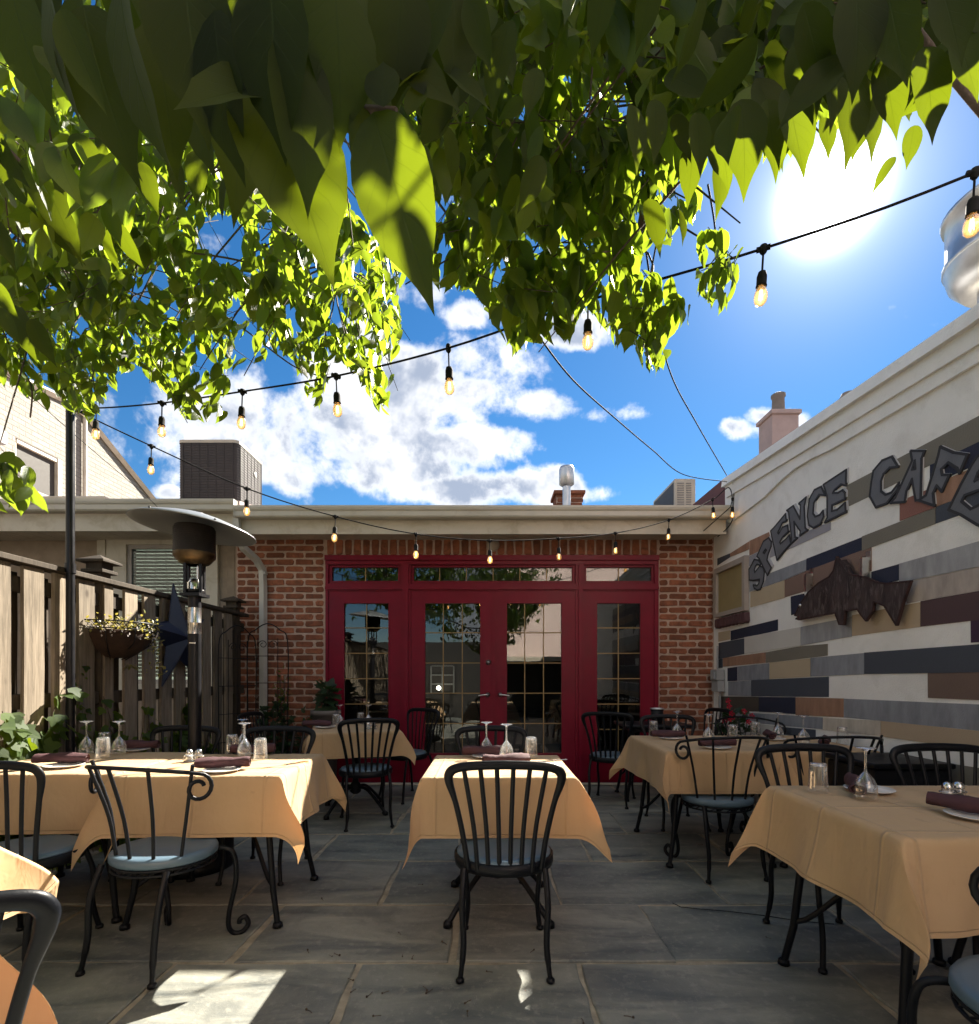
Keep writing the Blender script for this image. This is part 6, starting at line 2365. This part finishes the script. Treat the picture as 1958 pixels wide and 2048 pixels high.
# the ragged hem of dark leaf tips under the glare, right of centre
for h in [(1210, 200, .72, 1225, 330, .72, .9), (1255, 190, .75, 1262, 300, .75, .9), (1290, 220, .8, 1330, 300, .8, .9), (1335, 215, .75, 1345, 335, .75, .95), (1375, 215, .78, 1400, 350, .78, 1.0), (1420, 190, .7, 1438, 352, .7, 1.0), (1470, 190, .72, 1492, 345, .72, .95),
          (1505, 170, .7, 1548, 336, .7, 1.05), (1450, 150, .75, 1520, 300, .75, 1.0), (1575, 225, .85, 1602, 290, .85, 1.2), (1620, 100, .62, 1655, 300, .62, 1.0), (1640, 140, .66, 1700, 290, .66, .95), (1690, 110, .62, 1722, 262, .62, 1.0), (1715, 300, .9, 1674, 355, .9, .6),
          (1752, 240, .8, 1738, 322, .8, 1.0), (1770, 90, .6, 1800, 260, .6, 1.0), (1830, 60, .58, 1880, 190, .58, 1.1), (1590, 90, .6, 1600, 250, .6, 1.1), (1540, 60, .6, 1560, 240, .6, 1.1), (1700, -20, .55, 1740, 160, .55, 1.1), (1640, -30, .55, 1660, 150, .55, 1.1),
          (1800, -40, .55, 1850, 120, .55, 1.2), (1380, 290, .9, 1390, 400, .9, .8), (1300, 400, .9, 1312, 470, .9, 1.0), (1240, 380, 1.0, 1275, 480, 1.0, .9), (1330, 270, .9, 1318, 390, .9, .9), (1040, 300, .8, 1000, 400, .8, .9), (1030, 130, .7, 1010, 220, .7, 1.1)]:
    near_leaf(*h[:6], Wf=h[6])
# random near leaves filling the dark band along the top
PA = [(60, -120), (1876, -120), (1876, 120), (1770, 230), (1690, 250), (1560, 260), (1500, 290), (1440, 290), (1320, 200), (1180, 130), (1010, 150), (850, 290), (760, 290), (640, 290), (560, 270), (400, 240), (250, 210), (100, 250), (60, 100)]
cnt = 0
while cnt < 215:
    x, y = RL.uniform(60, 1900), RL.uniform(-160, 260)
    if not inside(PA, x, y): continue
    Y = RL.uniform(.42, .85) if x < 900 else RL.uniform(.55, 1.1)
    a = ray(x, y, Y)
    d = leaf_dir(.75, .95)
    L = RL.uniform(.06, .10)
    tip = a + d * L
    if tip.y < .2: continue
    u, v = pix(tip)
    if not inside(PA, u, v) and RL.random() < .85: continue
    if in_gap(a.lerp(tip, .5)): continue
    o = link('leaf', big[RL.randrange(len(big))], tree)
    o.matrix_basis = Matrix.Translation(-TO) @ frame(a, d, Vector((RL.gauss(0, .5), -1 + RL.gauss(0, .4), RL.gauss(.3, .4))), L)
    near.append(o)
    cnt += 1
fol = leaves_joined('foliage', m_leaf, geos, np.array(small_M) - np.array([[[0, 0, 0, TO.x], [0, 0, 0, TO.y], [0, 0, 0, TO.z], [0, 0, 0, 0]]]), np.array(small_k))
tag(link('foliage', fol, tree), kind='stuff')
tag(twigs.obj('twig', m_twig, tree), kind='stuff')
# branchlets from the limbs out to the sprays
bl_ = MB()
LP = [p for p, r in limb_pts]
for i, a in enumerate(anchors):
    if i % 8: continue
    near_p = min(LP, key=lambda q: (q - a).length_squared + (0.5 if q.z < a.z else 0))
    if (near_p - a).length > 1.5: continue
    m1 = near_p.lerp(a, .5) + Vector((0, 0, .12 * (near_p - a).length)) + rv(.05)
    bl_.tube([q - TO for q in spline([near_p, m1, a], 3)], [.005, .0045, .004, .0035, .003, .0022, .0018], 4, False)
tag(bl_.obj('branchlet', m_twig, tree), kind='stuff')
# two clear dark twigs seen from below
for pts in ([(230, 470, 1.6), (330, 480, 1.9), (480, 505, 2.2), (600, 560, 2.5)], [(410, 590, 2.2), (480, 640, 2.4), (560, 700, 2.6), (610, 720, 2.7)], [(-20, 250, .95), (40, 310, .97), (110, 380, 1.0), (150, 400, 1.02)], [(560, 190, .45), (640, 205, .45), (760, 215, .44)],
            [(0, 620, 2.2), (30, 690, 2.3), (60, 740, 2.3), (58, 800, 2.35)], [(820, 360, 1.6), (870, 430, 1.7), (930, 520, 1.8)]):
    MB().tube([p - TO for p in spline([ray(*q) for q in pts], 6)], .0035, 6).obj('branch', m_twig, tree)

# ================================================================ PLANTS AT THE FENCE AND THE WALL
geo_ivy = []
for s in range(4):
    # lobed ivy leaf as a folded five point fan (quads)
    r = random.Random(s)
    pts = [(0, 0), (-.42, .08), (-.62, .42), (-.30, .52), (-.22, .80), (0, 1.05), (.22, .80), (.30, .52), (.62, .42), (.42, .08)]
    V = np.array([(x, y, .10 * abs(x) - .08 * y * y) for x, y in pts] + [(0, .45, 0)])
    U = np.array([(x / .62, min(1, y)) for x, y in pts] + [(0, .45)], dtype=np.float32)
    F = [(0, 10, 2, 1), (10, 4, 3, 2), (10, 6, 5, 4), (10, 8, 7, 6), (0, 9, 8, 10)]
    geo_ivy.append((V, U, F))


def plant(name, loc, label, cat, group, leaves, mat, stems, geos_, foliage_name='foliage', stem_mat=None):
    o = empty(name, loc, 0, label, cat, group)
    L = Vector(loc)
    Mx = np.array([np.array(frame(p - L, d, n, s)) for p, d, n, s in leaves])
    kk = np.array([RL.randrange(len(geos_)) for _ in leaves])
    f = link(foliage_name, leaves_joined(foliage_name, mat, geos_, Mx, kk), o)
    tag(f, kind='stuff')
    mb = MB()
    for st in stems:
        mb.tube([Vector(p) - L for p in spline(st, 4)], .003, 4, False)
    if stems: tag(mb.obj('stem', stem_mat or m_twig, o), kind='stuff')
    return o


def ivy_on_fence(y0, y1, n, zmax, label, s=(.05, .085), seed=0, xoff=.03, climb=None):
    lv, st = [], []
    for i in range(max(4, n // 22)):
        ys = RL.uniform(y0, y1)
        path = [(FX + xoff - .01, ys, 0.02)]
        z = 0.02
        while z < zmax * RL.uniform(.5, 1.05):
            z += RL.uniform(.08, .2)
            ys += RL.uniform(-.09, .09)
            path.append((FX + xoff - .012 + RL.uniform(0, .02), ys, z))
        if len(path) > 1: st.append(path)
        for p, q in zip(path, path[1:]):
            for k in range(max(1, int(n / 40))):
                t = RL.random()
                b = Vector(p).lerp(Vector(q), t) + Vector((RL.uniform(-.01, .06), RL.uniform(-.05, .05), RL.uniform(-.03, .03)))
                lv.append((b, Vector((RL.uniform(.0, .5), RL.uniform(-.7, .7), RL.uniform(-1, .1))), Vector((1, RL.gauss(0, .4), RL.uniform(0, .8))), RL.uniform(*s)))
    return plant('ivy', (FX + xoff, (y0 + y1) / 2, 0), label, 'ivy', 'ivy on the fence', lv, m_ivy, st, geo_ivy)


ivy_on_fence(2.68, 3.02, 260, 1.12, 'sunlit ivy climbing the fence boards at the left edge of the photo', (.06, .105), xoff=.045)
ivy_on_fence(3.18, 3.32, 48, 1.08, 'short sunlit ivy between the fence boards right of the first sunlit clump', (.055, .09), xoff=.04)
ivy_on_fence(3.5, 3.95, 200, 1.05, 'dark shaded ivy under the hanging planter')
ivy_on_fence(4.0, 5.0, 280, 1.02, 'dark ivy low on the fence behind the heater')
ivy_on_fence(3.25, 3.40, 30, 1.78, 'thin vine running up a gap of the fence beside the pole', (.04, .06), xoff=-.03)


def shrub(name, c, r, n, label, cat, mat, s, geos_, stems=5, up=.0, group=None, flat=1.0):
    lv, st = [], []
    C = Vector(c)
    for i in range(n):
        d = Vector((RL.gauss(0, 1), RL.gauss(0, 1), RL.gauss(0, 1))).normalized()
        q = C + Vector((d.x * r[0], d.y * r[1], d.z * r[2])) * RL.random() ** .45
        if q.z < .04: q.z = .04 + RL.random() * .1
        dd = (d + Vector((0, 0, up - .3)) + rv(.4)).normalized()
        lv.append((q, dd, Vector((RL.gauss(0, .5), -.3 + RL.gauss(0, .5), 1)), RL.uniform(*s)))
    for i in range(stems):
        a = rv(.3)
        st.append([(C.x + a.x * r[0] * .4, C.y + a.y * r[1] * .4, .0), (C.x + a.x * r[0], C.y + a.y * r[1], C.z * .6), (C.x + a.x * r[0] * 2.2, C.y + a.y * r[1] * 2, C.z + r[2] * .7)])
    return plant(name, (C.x, C.y, 0), label, cat, group, lv, mat, st, geos_)


geo_small = [leaf_geo(1.0, w, 3, .2, .3, s) for s, w in enumerate((.5, .6, .42))]
shrub('shrub', (-2.28, 5.60, .50), (.20, .16, .52), 300, 'dark bushy shrub at the foot of the left brick pier', 'shrub', m_ivy_dk, (.05, .09), geo_ivy)
shrub('shrub', (-1.98, 5.62, .42), (.22, .14, .42), 240, 'low dark shrub between the downpipe bush and the red frame', 'shrub', m_ivy_dk, (.05, .09), geo_small)
shrub('shrub', (-2.22, 5.66, 1.05), (.08, .07, .25), 60, 'feathery green sprig rising beside the downpipe', 'shrub', m_ivy, (.03, .055), geo_small)
fern = shrub('potted_plant', (-1.72, 5.52, .98), (.10, .10, .15), 60, 'round leaved dark plant in front of the left red post', 'plant', m_ivy_dk, (.07, .12), geo_ivy)
MB().lathe([(.001, 0), (.10, 0), (.14, .80), (.155, .80), (.155, .85), (.13, .85), (.125, .80), (.001, .78)], 20).obj('pot', m_pot, fern)
rf_ = shrub('flower_pot', (2.28, 4.86, .66), (.16, .14, .24), 130, 'leafy pot plant with small red flowers behind the mural side tables', 'plant', m_ivy_dk, (.05, .08), geo_ivy)
MB().lathe([(.001, 0), (.11, 0), (.15, .36), (.165, .36), (.165, .41), (.14, .41), (.13, .37), (.001, .36)], 20).obj('pot', m_pot, rf_)
for i in range(9):
    p = Vector((RL.uniform(-.15, .1), RL.uniform(-.12, .05), RL.uniform(.70, .98)))
    f = MB()
    for k in range(5):
        a = k * 2 * PI / 5
        f.add([p, p + Vector((.022 * math.cos(a - .5), .004, .022 * math.sin(a - .5))), p + Vector((.030 * math.cos(a), -.006, .030 * math.sin(a))), p + Vector((.022 * math.cos(a + .5), .004, .022 * math.sin(a + .5)))], [(0, 1, 2, 3)])
    f.obj('flower', m_redpetal, rf_)

# half-round hanging basket on the fence with trailing plants
HBK = Vector((FX + .022, 3.76, 1.54))
hbk = empty('hanging_planter', HBK, 0, 'half round iron planter of yellow green trailing plants hung on the fence', 'planter')
MB().lathe([(.001, -.235), (.10, -.225), (.19, -.16), (.245, -.06), (.26, -.01), (.235, -.02), (.001, -.03)], 20, Matrix.Diagonal((1, 1.18, 1, 1)), a0=-PI / 2, a1=PI / 2).obj('liner', m_coir, hbk)
irn = MB()
for z, rr in ((.0, .27), (.055, .285)):
    irn.tube([(rr * math.cos(a), rr * 1.18 * math.sin(a), z) for a in np.linspace(-PI / 2, PI / 2, 22)], .005, 6)
irn.tube([(0.004, -.33, 0), (0.004, .33, 0)], .005, 6)
for i in range(22):
    a0, a1 = -PI / 2 + PI * i / 22, -PI / 2 + PI * (i + 1) / 22
    irn.tube([(.27 * math.cos(a0), .319 * math.sin(a0), 0), (.285 * math.cos(a1), .336 * math.sin(a1), .055)], .0028, 4)
    irn.tube([(.27 * math.cos(a1), .319 * math.sin(a1), 0), (.285 * math.cos(a0), .336 * math.sin(a0), .055)], .0028, 4)
for a in (-1.1, -.4, .4, 1.1):
    irn.tube(spline([(.27 * math.cos(a), .319 * math.sin(a), 0), (.24 * math.cos(a), .28 * math.sin(a), -.12), (.02, 0.1 * math.sin(a), -.245)], 5), .004, 5)
irn.obj('iron_frame', m_blackiron, hbk)
lv = []
for i in range(420):
    a = RL.uniform(-PI / 2, PI / 2)
    rr = .30 * RL.random() ** .6
    z = RL.gauss(.035, .035)
    hang = RL.random() < .38 and a > -.2
    p = Vector((rr * math.cos(a), rr * 1.2 * math.sin(a), z))
    if hang:
        p = Vector((.27 * math.cos(a), .33 * math.sin(a), RL.uniform(-.38, .03) * (1 if a > .3 else .5))) + Vector((RL.uniform(0, .05), RL.uniform(-.03, .05), 0))
    p.x = max(.02, p.x)
    lv.append((p, Vector((RL.uniform(-.2, 1), RL.gauss(0, .7), RL.uniform(-.6, .9))), Vector((RL.gauss(.4, .4), RL.gauss(0, .4), 1)), RL.uniform(.022, .045)))
Mx = np.array([np.array(frame(*q)) for q in lv])
tag(link('foliage', leaves_joined('foliage', m_sedum, geo_small, Mx, np.array([RL.randrange(3) for _ in lv])), hbk), kind='stuff')
pl = MB()
for i in range(60):
    a = RL.uniform(-1.4, 1.3)
    p = Vector((.28 * math.cos(a), .33 * math.sin(a), RL.uniform(-.08, .06)))
    if a > 0: p.z += RL.uniform(-.10, .03)
    for k in range(4):
        b = k * PI / 2 + i
        pl.add([p, p + Vector((.004, .007 * math.cos(b - .6), .007 * math.sin(b - .6))), p + Vector((.007, .011 * math.cos(b), .011 * math.sin(b))), p + Vector((.004, .007 * math.cos(b + .6), .007 * math.sin(b + .6)))], [(0, 1, 2, 3)])
tag(pl.obj('blossom', m_petal, hbk), kind='stuff')
sp = MB()
lv = []
for i in range(36):
    a = rv(1)
    lv.append((Vector((.16, -.05, -.30)), Vector((a.x, a.y, RL.uniform(-.5, .7))), Vector((0, 0, 1)), RL.uniform(.05, .10)))
Mx = np.array([np.array(frame(*q)) for q in lv])
tag(link('trailing_tuft', leaves_joined('tuft', m_sedum, [leaf_geo(1, .16, 3, .1, .6, 1)], Mx, np.zeros(len(lv), dtype=int)), hbk), kind='stuff')

hbk.scale = (.86, .86, .86)
# wire trellis panels in the corner
def trellis(loc, rz, w, h, label, hoop=True):
    t = empty('wire_trellis', loc, rz, label, 'trellis', 'wire trellises in the corner')
    f = MB()
    f.tube(spline([(-w / 2, 0, 0), (-w / 2, 0, h * .45), (-w / 2, 0, h - w / 2), (-w * .30, 0, h - w * .16), (0, 0, h), (w * .30, 0, h - w * .16), (w / 2, 0, h - w / 2), (w / 2, 0, h * .45), (w / 2, 0, 0)], 5), .006, 6)
    f.obj('frame', m_blackiron, t)
    g = MB()
    for k in (-1, 0, 1):
        g.tube([(k * w / 4, 0, 0.01), (k * w / 4, 0, h - .10 - abs(k) * .05)], .004, 5)
    for k in range(1, 6):
        g.tube([(-w / 2, .0045, h * k / 6.2), (w / 2, .0045, h * k / 6.2)], .004, 5)
    g.obj('mesh_wire', m_blackiron, t)
    s = MB()
    for sgn in (-1, 1):
        s.tube([(sgn * (.05 + .045 * math.cos(a) * (1 - a / 12)), .0, h - .22 + .045 * math.sin(a) * (1 - a / 12)) for a in np.linspace(0, 8, 26)], .004, 5)
    s.obj('scroll', m_blackiron, t)
    return t


trellis((-2.54, 5.30, 0), math.radians(62), .42, 1.72, 'dark wire trellis panel standing against the end of the fence')
trellis((-2.33, 5.52, 0), math.radians(8), .40, 1.76, 'dark wire trellis panel with scrolls standing in front of the downpipe')

# ================================================================ FALLEN STEMS AND WIRE ON THE PAVING
litter = [(616, 1905), (805, 1911), (825, 1915), (850, 1978), (860, 1984), (772, 1985), (936, 2004), (935, 2030), (755, 2033), (707, 1982), (620, 2024), (1165, 2042), (1256, 2034), (660, 1912), (890, 1888), (645, 1800), (1538, 1877), (1064, 1904),
          (672, 1910), (840, 1770), (1370, 1620), (1400, 1690), (800, 1868), (740, 1990), (980, 1945), (700, 1960)]
stem_me = []
for s in range(4):
    r = random.Random(s + 40)
    m = MB()
    m.tube([(-.016, 0, .003), (0, .002 * r.uniform(-1, 1), .004), (.014, .004 * r.uniform(-1, 1), .0035)], .0014, 5)
    m.ball((-.017, 0, .0042), .0042, 7, 5)
    stem_me.append(m.mesh('fallen_stem', m_twig))
for i, (px, py) in enumerate(litter):
    p = on_z(px, py, .011)
    o = link('fallen_stem', stem_me[i % 4], None, (p.x, p.y, .0105), (0, 0, RL.uniform(0, 6)), (RL.uniform(.7, 1.2),) * 3)
    tag(o, 'small fallen flower stem lying on the bluestone paving', 'stem', 'fallen stems on the paving')
o = MB().tube([on_z(x, y, .0145) - on_z(1450, 1815, .0145) for x, y in [(1345, 1806), (1362, 1814), (1400, 1818), (1450, 1822), (1520, 1830), (1600, 1842), (1668, 1848)]], .0022, 5).obj('loose_wire', m_cable)
o.location = on_z(1450, 1815, .0145)
tag(o, 'thin dark wire lying across the paving toward the right foreground table', 'wire')
